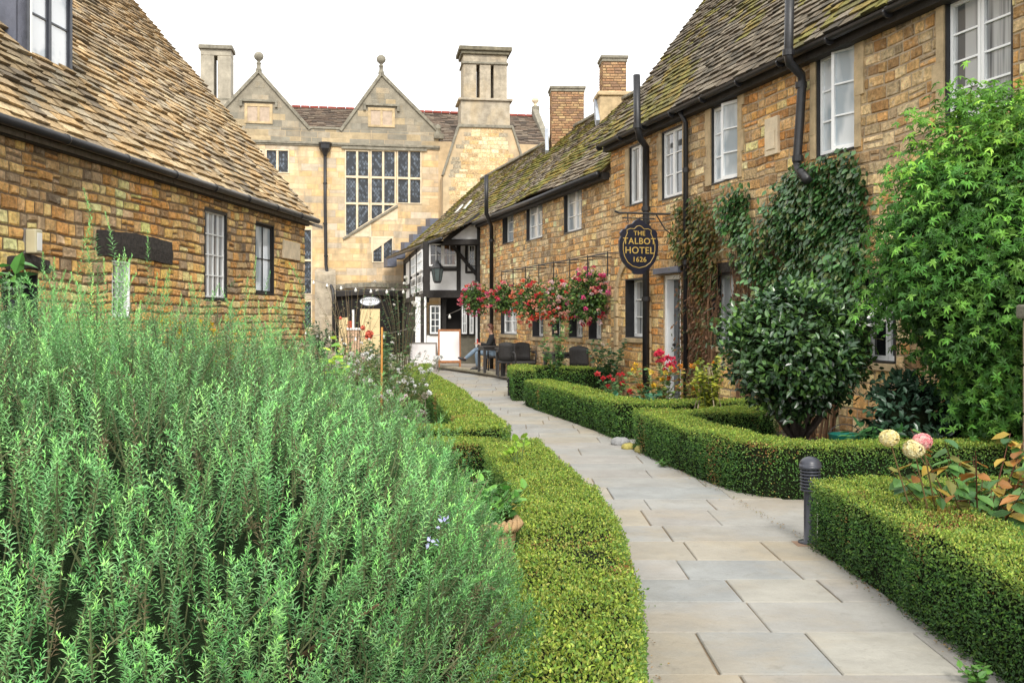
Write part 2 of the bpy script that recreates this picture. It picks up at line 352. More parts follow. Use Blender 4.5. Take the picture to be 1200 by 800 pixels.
def hole(fr, x0, x1, yt, yb):
    u0, u1 = sorted((fr.u(x0), fr.u(x1))); m = (x0+x1)/2
    return (u0, u1, fr.at(m, yb)[1], fr.at(m, yt)[1])

def pipe(name, label, par_rot, pts, r, mat_, collars=(), group=None, loc=(0,0,0)):
    o = empty(name, label, 'drainpipe', loc, par_rot, group); m = MB(); m.tube(pts, r, 12); m.build('pipe', mat_, o, smooth=True)
    for c in collars:
        k = MB(); k.tube([Vector(c)-Vector((0,0,.04)), Vector(c)+Vector((0,0,.04))], r*1.3, 12); k.build('collar', mat_, o)
    return o

# ================================================================== GROUND
def ground():
    m = MB(); m.box((-400,-60,-.3),(400,900,-.02)); struct(m.build('ground', M_SOIL))
    g = MB(); n = 120; xs = np.linspace(-9, 8, 90); ys = np.linspace(.5, 24, 140)
    X, Y = np.meshgrid(xs, ys); p = np.stack([X.ravel(), Y.ravel(), np.zeros(X.size)], 1)
    p[:,2] = -.010 + .012*noise(p, 5) + .006*noise(p, 17, 2) - .004
    nx = len(xs); f = [(j*nx+i, j*nx+i+1, (j+1)*nx+i+1, (j+1)*nx+i) for j in range(len(ys)-1) for i in range(nx-1)]
    g.add(p, f); struct(g.build('garden_bed_soil', M_SOIL, smooth=True))
ground()
LE = [(1.0,.2),(3.1,.34),(4.33,.48),(5.4,.55),(6.8,.50),(9.1,.22),(10.6,-.05),(13.9,-.50),(16.5,-.85),(21,-1.6),(24,-2.05),(28,-2.6),(33,-3.2)]
RE = [(1.0,2.5),(4,2.4),(7.2,2.45),(8.93,2.3),(12,1.9),(13.3,1.7),(19.2,.45),(22,.1),(26.5,.2),(30,-.3),(33,-.9)]
def ip(t, Y): return float(np.interp(Y, [a for a,_ in t], [b for _,b in t]))
def paving():
    m = MB(); base = MB(); Y = 1.2
    cols = [(.28,.275,.255),(.295,.28,.255),(.32,.29,.235),(.265,.27,.26),(.29,.28,.255),(.31,.295,.255)]
    def slab(x0,x1,y0,y1,z=0):
        g = .0045; b = .006; j = lambda: random.uniform(-.004,.004); zt = z + .024 + random.uniform(-.002,.002)
        o = [(x0+g+j(),y0+g+j()),(x1-g+j(),y0+g+j()),(x1-g+j(),y1-g+j()),(x0+g+j(),y1-g+j())]; cx, cy = (x0+x1)/2,(y0+y1)/2
        v = [(x,y,z) for x,y in o] + [(x,y,zt-b) for x,y in o] + [(x+(b if x<cx else -b), y+(b if y<cy else -b), zt) for x,y in o]
        m.add(v, [(8,9,10,11)] + [(k,(k+1)%4,(k+1)%4+4,k+4) for k in range(4)] + [(k+4,(k+1)%4+4,(k+1)%4+8,k+8) for k in range(4)], col=np.array(random.choice(cols))*random.uniform(.94,1.07))
    while Y < 34:
        d = random.choice((.5,.56,.62,.66)); Y2 = Y + d; ym = (Y+Y2)/2
        xl = min(ip(LE,Y), ip(LE,Y2)) - .12; xr = max(ip(RE,Y), ip(RE,Y2)) + .10
        if 7.25 < ym < 8.8: xr = 5.2
        x = xl
        while x < xr - .01:
            w = random.choice((.55,.7,.9,1.05,1.15)); e = x + w
            if xr - e < .3: e = xr
            slab(x, e, Y, Y2); x = e
        base.add([(xl-.01,Y,.012),(xr+.01,Y,.012),(xr+.01,Y2,.012),(xl-.01,Y2,.012)], [(0,1,2,3)])
        Y = Y2
    o = m.build('path_slabs', M_SLAB); struct(o); struct(base.build('path_bed', M_GROUT))
    # raised terrace by the cottage and the courtyard beyond
    t = MB(); poly = [(-2.55,33.6),(-2.0,32.2),(-1.1,30.0),(-.35,28.0),(.12,26.3),(.3,24.4),(.25,22.6),(3.2,22.6),(3.2,46),(-5.0,46),(-5.0,38)]
    k = len(poly); v = [(x,y,0) for x,y in poly] + [(x,y,.13) for x,y in poly]
    t.add(v, [(i,(i+1)%k,(i+1)%k+k,i+k) for i in range(k)]); t.ngons.append([k+i for i in range(k)]); struct(t.build('terrace', mat('terrace_stone', (.36,.32,.26), var=(1.2,.3), bump=(12,.01), rough=.85)))
    kb = MB()
    for a, b in zip(poly[:6], poly[1:7]):
        kb.beam((*a,.125),(*b,.125),.28,.07)
    struct(kb.build('terrace_kerb', mat('kerb_stone', (.30,.27,.19), var=(4,.35), bump=(12,.01)), bevel=.01))
    c = MB(); c.add([(-14,33,.006),(-2.0,33,.006),(-2.0,47,.006),(-14,47,.006)], [(0,1,2,3)]); struct(c.build('courtyard_paving', mat('courtyard_stone', (.34,.30,.25), var=(1.5,.3), bump=(12,.01), rough=.85)))
    bk = MB(); bk.box((-60,60,-.02),(60,62,1.2))
paving()

# ================================================================== RIGHT HOUSES
FR = Frame((8.0-.275*46, 46), (.275,-1))
uY = lambda Y: (46-Y)*math.hypot(1,.275)
UJ = FR.u(716)        # joint between the tall near house and the lower far cottage
UE = FR.u(563)        # far end of the cottage's stone front
UN = uY(5.0)
Z_H, Z_C = 5.32, 4.76
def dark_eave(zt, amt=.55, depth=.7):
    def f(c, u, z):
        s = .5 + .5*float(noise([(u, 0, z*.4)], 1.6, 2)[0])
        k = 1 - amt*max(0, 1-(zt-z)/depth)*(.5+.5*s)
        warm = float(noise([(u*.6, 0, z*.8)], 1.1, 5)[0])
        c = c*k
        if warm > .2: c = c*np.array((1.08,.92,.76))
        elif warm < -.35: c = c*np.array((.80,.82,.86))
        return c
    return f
def cottage_roof_col(u, b):
    base = pal([(.17,.13,.09),(.22,.17,.11),(.27,.22,.15),(.13,.11,.08),(.33,.28,.20)], 1, .2)[0]
    n = float(noise([(u, b, 0)], 1.5, 4)[0]) + .5*float(noise([(u, b, 0)], 5, 6)[0]) + random.uniform(-.35,.35)
    if n > -.02: base = np.array(random.choice([(.20,.19,.035),(.24,.20,.04),(.14,.145,.03),(.27,.19,.04)]))*random.uniform(.8,1.2)
    return base
def house_roof_col(u, b):
    base = pal([(.13,.105,.07),(.165,.13,.09),(.20,.165,.115),(.10,.085,.06),(.23,.195,.14)], 1, .2)[0]
    n = float(noise([(u, b, 0)], 1.2, 9)[0]) + .45*float(noise([(u, b, 0)], 4, 6)[0]) + random.uniform(-.35,.35)
    if n > .3: base = np.array(random.choice([(.20,.18,.04),(.24,.18,.045),(.15,.135,.045)]))*random.uniform(.8,1.2)
    return base
def house_right():
    rt = empty('stone_house', 'tall golden rubble stone house on the right with slate roof and black gutter', 'house', FR.world(0,0,0), FR.rz)
    W = [  # x0,x1,ytop,ybot, kwargs
        (1108,1187,-14,137, dict(cas=2, rows=4, g=G_CURT, dep=.06)),
        (957,1003,58,180, dict(cas=2, rows=3, g=G_BLIND, open_=.30, dep=.06)),
        (834,866,120,213, dict(cas=2, rows=3, g=G_BLIND, open_=.25, dep=.05)),
        (776,801,150,232, dict(cas=2, rows=3, g=G_CURT, dep=.05)),
        (738,759,168,239, dict(cas=2, rows=1, g=G_CURT, dep=.05)),
        (1004,1050,322,425, dict(cas=2, rows=1, cols=1, g=G_DARK, sill=M_DRESS, dep=.2)),
        (833,861,320,406, dict(cas=2, rows=2, g=G_BLIND, sill=M_DRESS, head=M_OAKD, dep=.2)),
        (733,756,326,396, dict(cas=2, rows=3, g=G_CURT, sill=M_DRESS, dep=.2)),
    ]
    H = [hole(FR, *w[:4]) for w in W]
    D = hole(FR, 778, 798, 322, 430); D = (D[0], D[1], .16, D[3]); H2 = H + [D]
    b = MB(); backing(b, UJ, UN, -.1, Z_H, H2, .3); wall = b.build('wall', M_MORT, rt)
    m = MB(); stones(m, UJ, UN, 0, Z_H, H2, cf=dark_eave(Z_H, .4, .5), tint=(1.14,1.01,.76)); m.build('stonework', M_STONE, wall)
    for w, h in zip(W, H): window(rt, *h, **w[4])
    # slanting open hopper light in the ground floor window
    h = H[5]; k = MB()
    for s in (0, .5, 1):
        u = h[0]+.06+(h[1]-h[0]-.12)*s; k.beam((u,.16,h[3]-.25),(u,-.18,h[3]-.62),.035,.03)
    k.beam((h[0]+.05,-.18,h[3]-.62),(h[1]-.05,-.18,h[3]-.62),.04,.03); k.beam((h[0]+.05,.14,h[3]-.25),(h[1]-.05,.14,h[3]-.25),.04,.03)
    k.build('hopper_light', M_WHITE, rt)
    # door
    d = MB(); d.box((D[0]+.09,.16,D[2]),(D[1]-.09,.21,D[3]-.08)); 
    for i in range(2):
        for j in range(3):
            uw = (D[1]-D[0]-.18)/2; zh = (D[3]-D[2])/3; d.box((D[0]+.15+i*uw,.145,D[2]+.1+j*zh),(D[0]+.03+(i+1)*uw,.16,D[2]-.02+(j+1)*zh))
    do = d.build('door', mat('grey_door', (.09,.10,.11), rough=.4), rt, bevel=.004)
    k = MB(); k.lathe([(0,-.03),(.025,-.02),(.03,0),(.02,.02),(0,.03)], (D[0]+.18,.12,1.15), 10); k.build('handle', M_IRON, do)
    k = MB(); k.box((D[0],.02,D[2]),(D[0]+.09,.24,D[3])); k.box((D[1]-.09,.02,D[2]),(D[1],.24,D[3])); k.box((D[0]+.09,.02,D[3]-.08),(D[1]-.09,.24,D[3])); k.build('door_frame', M_WHITE, do, bevel=.005)
    k = MB(); k.box((D[0]-.15,-.16,D[3]+.02),(D[1]+.2,.04,D[3]+.13)); k.build('door_hood', M_LEAD, rt, bevel=.01)
    # blocked stone arch beside the sign
    k = MB(); uc = (H[7][0]+H[7][1])/2 - .1; r = .78; zc = H[7][3]-.45
    for i in range(9):
        a0, a1 = math.pi*i/9, math.pi*(i+1)/9-.03
        k.prism([(uc+r*math.cos(a0),zc+r*math.sin(a0)),(uc+(r+.16)*math.cos(a0),zc+(r+.16)*math.sin(a0)),(uc+(r+.16)*math.cos(a1),zc+(r+.16)*math.sin(a1)),(uc+r*math.cos(a1),zc+r*math.sin(a1))], -.05, .0)
    for j in range(7):
        for s in (-1, 1): k.box((uc+s*r, -.05, zc-.03-.3*j-.27),(uc+s*(r+.16),0,zc-.03-.3*j))
    k.build('stone_arch', M_DRESS, rt, bevel=.006)
    # carved plaque
    p = hole(FR, 900, 915, 138, 182); k = MB(); k.box((p[0],-.06,p[2]),(p[1],0,p[3])); k.box((p[0]+.06,-.075,p[2]+.08),(p[1]-.06,-.06,p[3]-.2)); pq = k.build('plaque', M_PALE, rt, bevel=.01)
    # jambs of dressed stone beside each upper opening
    for h in H[:5]:
      for s, e in ((-1, h[0]), (1, h[1])):
        k = MB(); z = h[2]
        if s > 0 and h is H[0]: continue
        while z < h[3]-.05:
            hh = min(random.uniform(.28,.45), h[3]-z)
            if 1:
                wd = random.choice((.13,.2)); k.box((e, -.028-random.uniform(0,.006), z-.001), (e+s*wd, .01, z+hh))
            z += hh
        k.build('jamb_stones', M_DRESS, rt, bevel=.006)
    # roof
    RY, RZ = 3.0, Z_H + 4.2
    ev = (-.20, Z_H-.02)
    u = MB(); y0, z0 = ev; u.add([(UJ+.04,y0+.02,z0-.03),(UN,y0+.02,z0-.03),(UN,RY,RZ-.03),(UJ+.04,RY,RZ-.03)], [(0,1,2,3)])
    u.add([(UJ+.04,RY,RZ-.03),(UN,RY,RZ-.03),(UN,2*RY,Z_H),(UJ+.04,2*RY,Z_H)], [(0,1,2,3)])
    u.prism([(UJ+.02,Z_H-.3),(UJ+.03,Z_H-.3)], 0, 1) if False else None
    u.add([(UJ+.0,0,Z_C-.3),(UJ+.0,2*RY,Z_C-.3),(UJ+.0,2*RY,Z_H),(UJ+.0,RY,RZ-.05),(UJ+.0,0,Z_H)], None, [(0,1,2),(0,2,3),(0,3,4)])
    roof = u.build('roof', M_MORTD, rt)
    s = MB(); slates(s, UJ-.08, UN, ev, (RY,RZ), (.155,.10), (.14,.30), house_roof_col); s.build('slates', M_SLATE, roof)
    k = MB(); k.box((UJ-.06,-.16,Z_H-.2),(UN,-.01,Z_H-.06)); k.build('fascia', M_BLACKW, rt)
    g = MB(); n = 7
    for seg in range(14):
        a = UJ-.05 + (UN-UJ)*seg/14; b_ = UJ-.05 + (UN-UJ)*(seg+1)/14
        vs = [(x, -.255+.062*math.cos(t)*1.1, Z_H-.06-.062*math.sin(t)) for x in (a,b_) for t in np.linspace(0, math.pi, n)]
        g.add(vs, [(i,i+1,i+1+n,i+n) for i in range(n-1)]); vs = [(x, -.255+.052*math.cos(t)*1.1, Z_H-.06-.052*math.sin(t)) for x in (a,b_) for t in np.linspace(0, math.pi, n)]
        g.add(vs, [(i+n,i+1+n,i+1,i) for i in range(n-1)])
        g.tube([(a,-.255,Z_H-.10),(a+.03,-.255,Z_H-.10)], .072, 10)
    g.build('gutter', M_BLACK, rt)
    return rt
house_right()
def cottage():
    rt = empty('stone_cottage', 'lower golden stone cottage beyond the hanging sign, under a mossy slate roof', 'cottage', FR.world(0,0,0), FR.rz)
    W = [(661,682,216,272, dict(cas=2, rows=3, cols=1, g=G_BLIND, dep=.10)),
         (617,636,232,281, dict(cas=2, rows=3, cols=1, g=G_BLIND, dep=.10)),
         (589,602,245,285, dict(cas=1, rows=3, cols=2, g=G_BLIND, dep=.16)),
         (587,606,348,392, dict(cas=2, rows=3, cols=1, g=G_CURT, dep=.12, sill=M_DRESS)),
         (624,637,358,395, dict(cas=2, rows=3, g=G_CURT, dep=.2, sill=M_DRESS)),
         (647,657,362,395, dict(cas=1, rows=3, cols=2, g=G_CURT, dep=.2, sill=M_DRESS)),
         (667,683,362,396, dict(cas=2, rows=3, cols=2, g=G_CURT, dep=.2, sill=M_DRESS)),
         (690,705,350,398, dict(cas=2, rows=3, cols=2, g=G_CURT, dep=.2, sill=M_DRESS))]
    H = [hole(FR, *w[:4]) for w in W]
    b = MB(); backing(b, UE, UJ, -.1, Z_C, H, .3); wall = b.build('wall', M_MORT, rt)
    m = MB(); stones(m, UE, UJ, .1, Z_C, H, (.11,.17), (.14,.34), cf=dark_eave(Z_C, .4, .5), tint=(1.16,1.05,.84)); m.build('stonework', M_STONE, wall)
    for w, h in zip(W, H): window(rt, *h, **w[4])
    RY, RZ = 2.9, 7.72; ev = (-.22, Z_C-.02); U0 = 1.2
    u = MB(); u.add([(U0,ev[0]+.02,ev[1]-.03),(UJ,ev[0]+.02,ev[1]-.03),(UJ,RY,RZ-.03),(U0,RY,RZ-.03)], [(0,1,2,3)])
    u.add([(U0,RY,RZ-.03),(UJ,RY,RZ-.03),(UJ,2*RY,Z_C),(U0,2*RY,Z_C)], [(0,1,2,3)]); roof = u.build('roof', M_MORTD, rt)
    s = MB(); slates(s, U0, UJ, ev, (RY,RZ), (.165,.12), (.15,.30), cottage_roof_col, sag=.07, u0f=lambda t: U0 - 1.0 + 2.0*t + .3*t*t, u1f=lambda t: UJ-.03)
    uc0 = FR.u(563) + .12
    s2 = MB()
    # catslide over the timber bay: its eave swings out lower and left
    A = Vector((uc0, -.15, Z_C+.02)); B = Vector((.1, -.15, Z_C+.02)); C_ = Vector((.4, -.95, 4.40)); D_ = Vector((uc0-.05, -1.22, 4.22))
    e = 0; rows = 8
    for r_ in range(rows):
        t0 = r_/rows; t1 = min(1, (r_+1.6)/rows)
        l0 = C_.lerp(B, t0); r0 = D_.lerp(A, t0); l1 = C_.lerp(B, t1); r1 = D_.lerp(A, t1); a = 0
        nn = Vector((0,-.62,.78))
        while a < 1:
            w = random.uniform(.018,.034); q = min(1, a+w); off = nn*random.uniform(.03,.05)
            v = [l0.lerp(r0,a)+off, l0.lerp(r0,q)+off, l1.lerp(r1,q)+nn*.01, l1.lerp(r1,a)+nn*.01, l0.lerp(r0,a), l0.lerp(r0,q)]
            s2.add([tuple(x) for x in v], [(0,1,2,3),(4,5,1,0)], col=cottage_roof_col(a*12, t0)); a = q
    s.build('slates', M_SLATE, roof); s2.build('catslide_slates', M_SLATE, roof)
    k = MB(); k.add([tuple(C_-Vector((0,0,.01))), tuple(D_-Vector((0,0,.01))), tuple(A), tuple(B)], [(0,1,2,3)]); k.build('catslide_boarding', M_BLACKW, rt)
    k = MB(); k.box((UE,-.17,Z_C-.2),(UJ-.05,-.01,Z_C-.05)); k.build('fascia', M_BLACKW, rt)
    g = MB(); g.tube([(UE,-.26,Z_C-.09),(UJ-.1,-.26,Z_C-.09)], .06, 10); g.tube([tuple(C_+Vector((0,-.06,-.05))), tuple(D_+Vector((0,-.06,-.05)))], .055, 10); g.build('gutter', M_BLACK, rt, smooth=True)
    # ridge stones
    k = MB(); a = U0+.9
    while a < UJ: k.beam((a,RY,RZ+.04),(a+.42,RY,RZ+.04+random.uniform(-.01,.01)),.26,.09); a += .44
    k.build('ridge_stones', M_COPE, roof, bevel=.02)
    # lead soakers stepping down against the manor wall
    k = MB()
    for i in range(6):
        t = i/6; y = ev[0]+(RY-ev[0])*t*.75-.7; z = Z_C+(RZ-Z_C)*t*.75-.55
        k.prism([(-1.35,z-.2),(-.2,z-.2),(-.2,z+.16),(-1.35,z+.24)], y, y+.42)
    k.build('lead_flashing', M_LEAD, roof)
    # two small rooflights
    for (x0,x1,y0,y1) in ((538,543,227,240),(547,554,223,239)):
        k = MB(); c = FR.at((x0+x1)/2, (y0+y1)/2, 1.0); 
        yy = .85; a = Z_C+(c[1]-Z_C); k.prism([(c[0]-.16,0),(c[0]+.16,0),(c[0]+.16,.42),(c[0]-.16,.42)], 0, .04)
        o = k.build('rooflight', G_SKYP, rt); zz = Z_C + (RZ-Z_C)*(.35); o.location = (0, (zz-Z_C)/(RZ-Z_C)*(RY-ev[0])+ev[0]-.12, zz); o.rotation_euler = (R(-40),0,0)
    return rt
cottage()
def stack(name, label, px0, px1, ytop, ybase, c_off, base_stone=False, dep=.75):
    """brick stack on the ridge: c_off is how far behind the wall face it stands"""
    u0, u1 = sorted((FR.u(px0, c_off), FR.u(px1, c_off))); 
    # a square-on face would look this wide; keep depth along the wall short
    mid = (px0+px1)/2; u, zt = FR.at(mid, ytop, c_off); zb = FR.at(mid, ybase, c_off)[1]
    P0 = FR.world(u, c_off, zb-.9); Yd = P0.y; w = (px1-px0)/F*Yd
    o = empty(name, label, 'chimney', P0, R(3)); zt -= P0.z
    c = MB(); c.box((-w/2+.015,-dep/2+.015,0),(w/2-.015,dep/2-.015,zt-.02)); b = c.build('core', M_MORTD, o)
    m = MB()
    for face in range(4):
        t = MB(); L_ = w if face % 2 == 0 else dep; H_ = dep if face % 2 == 0 else w
        stones(t, -L_/2, L_/2, 0 if not base_stone else 1.3, zt, [], (.07,.085), (.19,.24), .012, .012, PAL_BR, rough=.4)
        ang = face*math.pi/2
        for vs, f, cc in zip(t.v, t.f4, t.c):
            v = vs.copy(); v[:,1] -= H_/2 - .01; x = v[:,0]*math.cos(ang) - v[:,1]*math.sin(ang); y = v[:,0]*math.sin(ang) + v[:,1]*math.cos(ang)
            m.add(np.stack([x,y,v[:,2]],1), f - f.min(), col=cc)
    m.build('brickwork', M_BRICK, o)
    k = MB(); k.box((-w/2-.05,-dep/2-.05,zt-.03),(w/2+.05,dep/2+.05,zt+.05)); k.box((-w/2-.02,-dep/2-.02,zt-.12),(w/2+.02,dep/2+.02,zt-.03)); k.build('cap', M_COPE, o, bevel=.01)
    if base_stone:
        k = MB(); k.box((-w/2-.10,-dep/2-.10,0),(w/2+.10,dep/2+.10,1.28)); k.box((-w/2-.16,-dep/2-.16,1.28),(w/2+.16,dep/2+.16,1.40)); k.build('stone_base', M_DRESS, o, bevel=.03)
    k = MB(); k.beam((-w/2-.15,-dep/2-.1,.45),(-w/2-.1,dep/2,1.3),.1,.35); k.build('lead_apron', M_LEADP, o)
    return o
stack('chimney_stack', 'broad reddish brown brick chimney on the mossy cottage ridge', 645, 683, 106, 168, 2.7)
stack('chimney_stack', 'narrower brick chimney with flared stone foot where the two roofs meet', 704, 732, 71, 132, 2.7, True, .7)

# pipes on the right-hand walls
def fr_pt(px, py, off): u, z = FR.at(px, py, off); return (u, off, z)
pipe('soil_pipe', 'black soil pipe rising past the gutter at the top right of the tall house', FR.rz,
     [fr_pt(926,-25,-.42), fr_pt(924,66,-.42), fr_pt(925,74,-.40), fr_pt(939,88,-.14), fr_pt(940,100,-.13), fr_pt(934,190,-.13), fr_pt(936,198,-.13), fr_pt(946,211,-.3)], .062, M_BLACK,
     [fr_pt(924,62,-.42), fr_pt(939,100,-.13), fr_pt(935,186,-.13)], loc=FR.world(0,0,0))
u_ = FR.at(757,300,-.14)[0]
pipe('soil_pipe', 'tall black soil pipe running down behind the hanging hotel sign', FR.rz,
     [fr_pt(746,88,-.45), fr_pt(747,150,-.45), fr_pt(750,162,-.40), fr_pt(757,172,-.15), (u_,-.14,3.9), (u_,-.14,.0)], .066, M_BLACK,
     [fr_pt(747,148,-.45), (u_,-.14,3.7), (u_,-.14,2.0)], loc=FR.world(0,0,0))
u2 = FR.at(803,300,-.1)[0]
pipe('drainpipe', 'thin black drainpipe falling into the wisteria right of the sign', FR.rz, [(u2,-.2,Z_H-.1),(u2,-.09,Z_H-.3),(u2,-.09,0)], .045, M_BLACK, [(u2,-.09,4.2),(u2,-.09,2.6)], loc=FR.world(0,0,0))
u3 = FR.at(576,300,-.12)[0]
pipe('drainpipe', 'black drainpipe at the far corner of the cottage by the timber bay', FR.rz, [fr_pt(570,205,-.5),fr_pt(570,250,-.5),(u3,-.12,Z_C-.35),(u3,-.12,.1)], .062, M_BLACK, [(u3,-.12,4.0),(u3,-.12,2.2)], loc=FR.world(0,0,0))

# ================================================================== LEFT BARN
FL = Frame((-8.29, 0), (.108, 1))
def barn():
    rt = empty('stone_barn', 'long low golden stone building on the left under a steep tan slate roof', 'building', FL.world(0,0,0), FL.rz)
    U1 = FL.u(357); U0 = FL.at(-330)[0]; ZE = 4.18
    W = [(239,266,246,352, dict(cas=1, rows=4, cols=4, g=G_CURT, dep=.06, fw=.03, ct=.06)),
         (299,321,262,345, dict(cas=1, rows=2, cols=2, g=G_BLIND, frame=M_BLACKW, dep=.06, fw=.05)),
         (131,152,306,372, dict(cas=1, rows=3, cols=2, g=G_CURT, frame=M_WHITE, casing=M_WHITE, dep=.06)),
         (2,44,319,420, dict(cas=1, rows=2, cols=2, g=G_DARK, frame=M_BLACKW, dep=.2))]
    H = [hole(FL, *w[:4]) for w in W]
    b = MB(); backing(b, U0, U1, -.1, ZE, H, .3, .6); wall = b.build('wall', M_MORTD, rt)
    def cf(c, u, z):
        n = float(noise([(u*.7,0,z)], 1.6, 8)[0]); c = c*(1+.12*n)
        if n < -.50: c = c*np.array((.68,.70,.76))
        if n > .55: c = c*np.array((1.08,.9,.68))
        return c
    m = MB(); stones(m, U0, U1, 0, ZE, H, (.13,.22), (.16,.40), relief=.03, gap=.018, pal_=PAL_L, cf=cf, tint=(1.26,1.06,.82), crev=.65)
    # gable end wall facing away
    m.build('stonework', M_STONEL, wall)
    k = MB(); T = 6.2; RZ = ZE+T*1.22
    k.add([(U1,0,-.1),(U1,2*T,-.1),(U1,2*T,ZE),(U1,T,RZ-.1),(U1,0,ZE)], None, [(0,1,2),(0,2,3),(0,3,4)]); k.build('gable_wall', M_MORTA, rt)
    for w, h in zip(W, H): window(rt, *h, **w[4])
    # interior white sash seen inside the black window
    def lintel(x0,x1,yt,yb,nm):
        h = hole(FL,x0,x1,yt,yb); k = MB(); n = 14; vs = []
        for i in range(n+1):
            u = h[0]+(h[1]-h[0])*i/n; arch = .05*math.sin(math.pi*i/n); e = random.uniform(-.012,.012)
            for (y,z) in ((-.05+e,h[2]+arch*.9+e),(-.06+e,(h[2]+h[3])/2+arch),(-.04+e,h[3]+arch+e),(.06,h[3]+arch+e),(.06,h[2]+arch*.9+e)): vs.append((u,y,z))
        f = [(i*5+j,(i+1)*5+j,(i+1)*5+(j+1)%5,i*5+(j+1)%5) for i in range(n) for j in range(5)]
        k.add(vs, f); k.ngons += [[0,1,2,3,4],[n*5+4,n*5+3,n*5+2,n*5+1,n*5]]; k.build('oak_lintel', M_OAKD, rt, smooth=False, bevel=.012)
    lintel(112,200,277,306,0); lintel(6,56,303,319,0)
    h = hole(FL,330,350,283,304); k = MB(); k.box((h[0],-.045,h[2]),(h[1],.0,h[3])); k.build('pale_block', M_PALE, rt, bevel=.01)
    # boxes under the eave
    k = MB(); k.box((U0,-.10,ZE-.13),(U1+.1,-.005,ZE+.06)); k.build('wall_plate', M_BLACKW, rt, bevel=.01)
    k = MB(); 
    a = U0
    while a < U1: k.box((a,-.125,ZE-.10),(a+2.3,-.102,ZE-.02)); a += 2.33
    k.build('soffit_board', M_WOODG, rt)
    g = MB(); g.tube([(U0,-.27,ZE+.02),(U1+.28,-.27,ZE+.02)], .07, 12)
    a = U0
    while a < U1: g.tube([(a,-.27,ZE+.02),(a+.05,-.27,ZE+.02)], .082, 12); a += 1.8
    g.build('gutter', M_BLACK, rt, smooth=True)
    ev = (-.22, ZE-.0)
    Dp = 1.15; dx0 = FL.u(30, Dp); dx1 = FL.u(83, Dp); dz = 5.5
    Ls = math.hypot(T-ev[0], RZ-ev[1]); bs = (Dp-ev[0])/(T-ev[0])*Ls
    def mask(u, b): return dx0-.05 < u < dx1+.05 and bs < b < bs+2.3
    u = MB(); u.add([(U0,ev[0]+.02,ev[1]-.03),(U1+.2,ev[0]+.02,ev[1]-.03),(U1+.2,T,RZ-.03),(U0,T,RZ-.03)], [(0,1,2,3)]); u.add([(U0,T,RZ-.03),(U1+.2,T,RZ-.03),(U1+.2,2*T,ZE),(U0,2*T,ZE)], [(0,1,2,3)])
    roof = u.build('roof', M_MORTD, rt)
    def rc(u, b):
        base = pal([(.50,.35,.18),(.44,.31,.16),(.55,.42,.24),(.38,.28,.16),(.48,.32,.15),(.44,.36,.24),(.29,.22,.14)], 1, .18)[0]
        n = float(noise([(u, b, 0)], 1.0, 12)[0]) + random.uniform(-.3,.3)
        if n > .5: base = base*np.array((.62,.64,.66))
        if b > 4: base = base*np.array((.86,.86,.88))
        return base
    s = MB(); slates(s, U0, U1+.3, ev, (T,RZ), (.215,.13), (.20,.42), rc, mask, tk=.055, sag=.035); s.build('slates', M_SLATE, roof)
    # dormer
    dm = MB(); zt = dz+1.75; yb = (zt-ZE)/1.22
    dm.add([(dx0,Dp,dz-.2),(dx0,Dp,zt),(dx0,yb+.3,zt)], None, [(0,1,2)]); dm.add([(dx1,Dp,dz-.2),(dx1,Dp,zt),(dx1,yb+.3,zt)], None, [(0,2,1)])
    dm.box((dx0-.08,Dp-.12,zt),(dx1+.08,yb+.5,zt+.08)); dm.box((dx0,Dp+.12,dz-.3),(dx1,Dp+.16,zt)); dormer = dm.build('dormer', M_LEAD, rt)
    c = MB(); c.box((dx0,Dp-.03,dz),(dx0+.07,Dp+.12,zt)); c.box((dx1-.07,Dp-.03,dz),(dx1,Dp+.12,zt)); c.box((dx0+.07,Dp-.03,dz),(dx1-.07,Dp+.12,dz+.07)); md=(dx0+dx1)/2; c.box((md-.035,Dp-.02,dz+.07),(md+.035,Dp+.11,zt))
    for a,b_ in ((dx0+.07,md-.035),(md+.035,dx1-.07)): 
        c.box((a,Dp+.0,dz+1.0),(b_,Dp+.03,dz+1.03)); c.box((a,Dp+.0,dz+.07),(a+.04,Dp+.03,zt)); c.box((b_-.04,Dp+.0,dz+.07),(b_,Dp+.03,zt))
    c.build('window_frame', mat('slate_grey_paint', (.05,.055,.07), rough=.4), dormer)
    k = MB(); k.box((dx0+.075,Dp-.045,dz+.07),(dx0+.11,Dp+.0,zt)); k.build('white_edge', M_WHITE, dormer)
    k = MB(); k.add([(dx0+.07,Dp+.02,dz+.07),(dx1-.07,Dp+.02,dz+.07),(dx1-.07,Dp+.02,zt),(dx0+.07,Dp+.02,zt)], [(0,1,2,3)]); k.build('pane', G_SKYP, dormer)
    k = MB(); k.box((dx0-.06,Dp-.09,dz-.07),(dx1+.08,Dp+.02,dz-.002)); k.build('sill', M_BLACK, dormer)
    k = MB(); sl = 1.22; k.add([(dx0+.25,Dp-.05,dz-.02),(dx1+.18,Dp-.05,dz-.02),(dx1+.28,Dp-.32,dz-.02-.24*sl+.07),(dx0+.55,Dp-.32,dz-.02-.24*sl+.07)], [(3,2,1,0)]); k.build('lead_apron', M_LEADP, dormer)
barn()
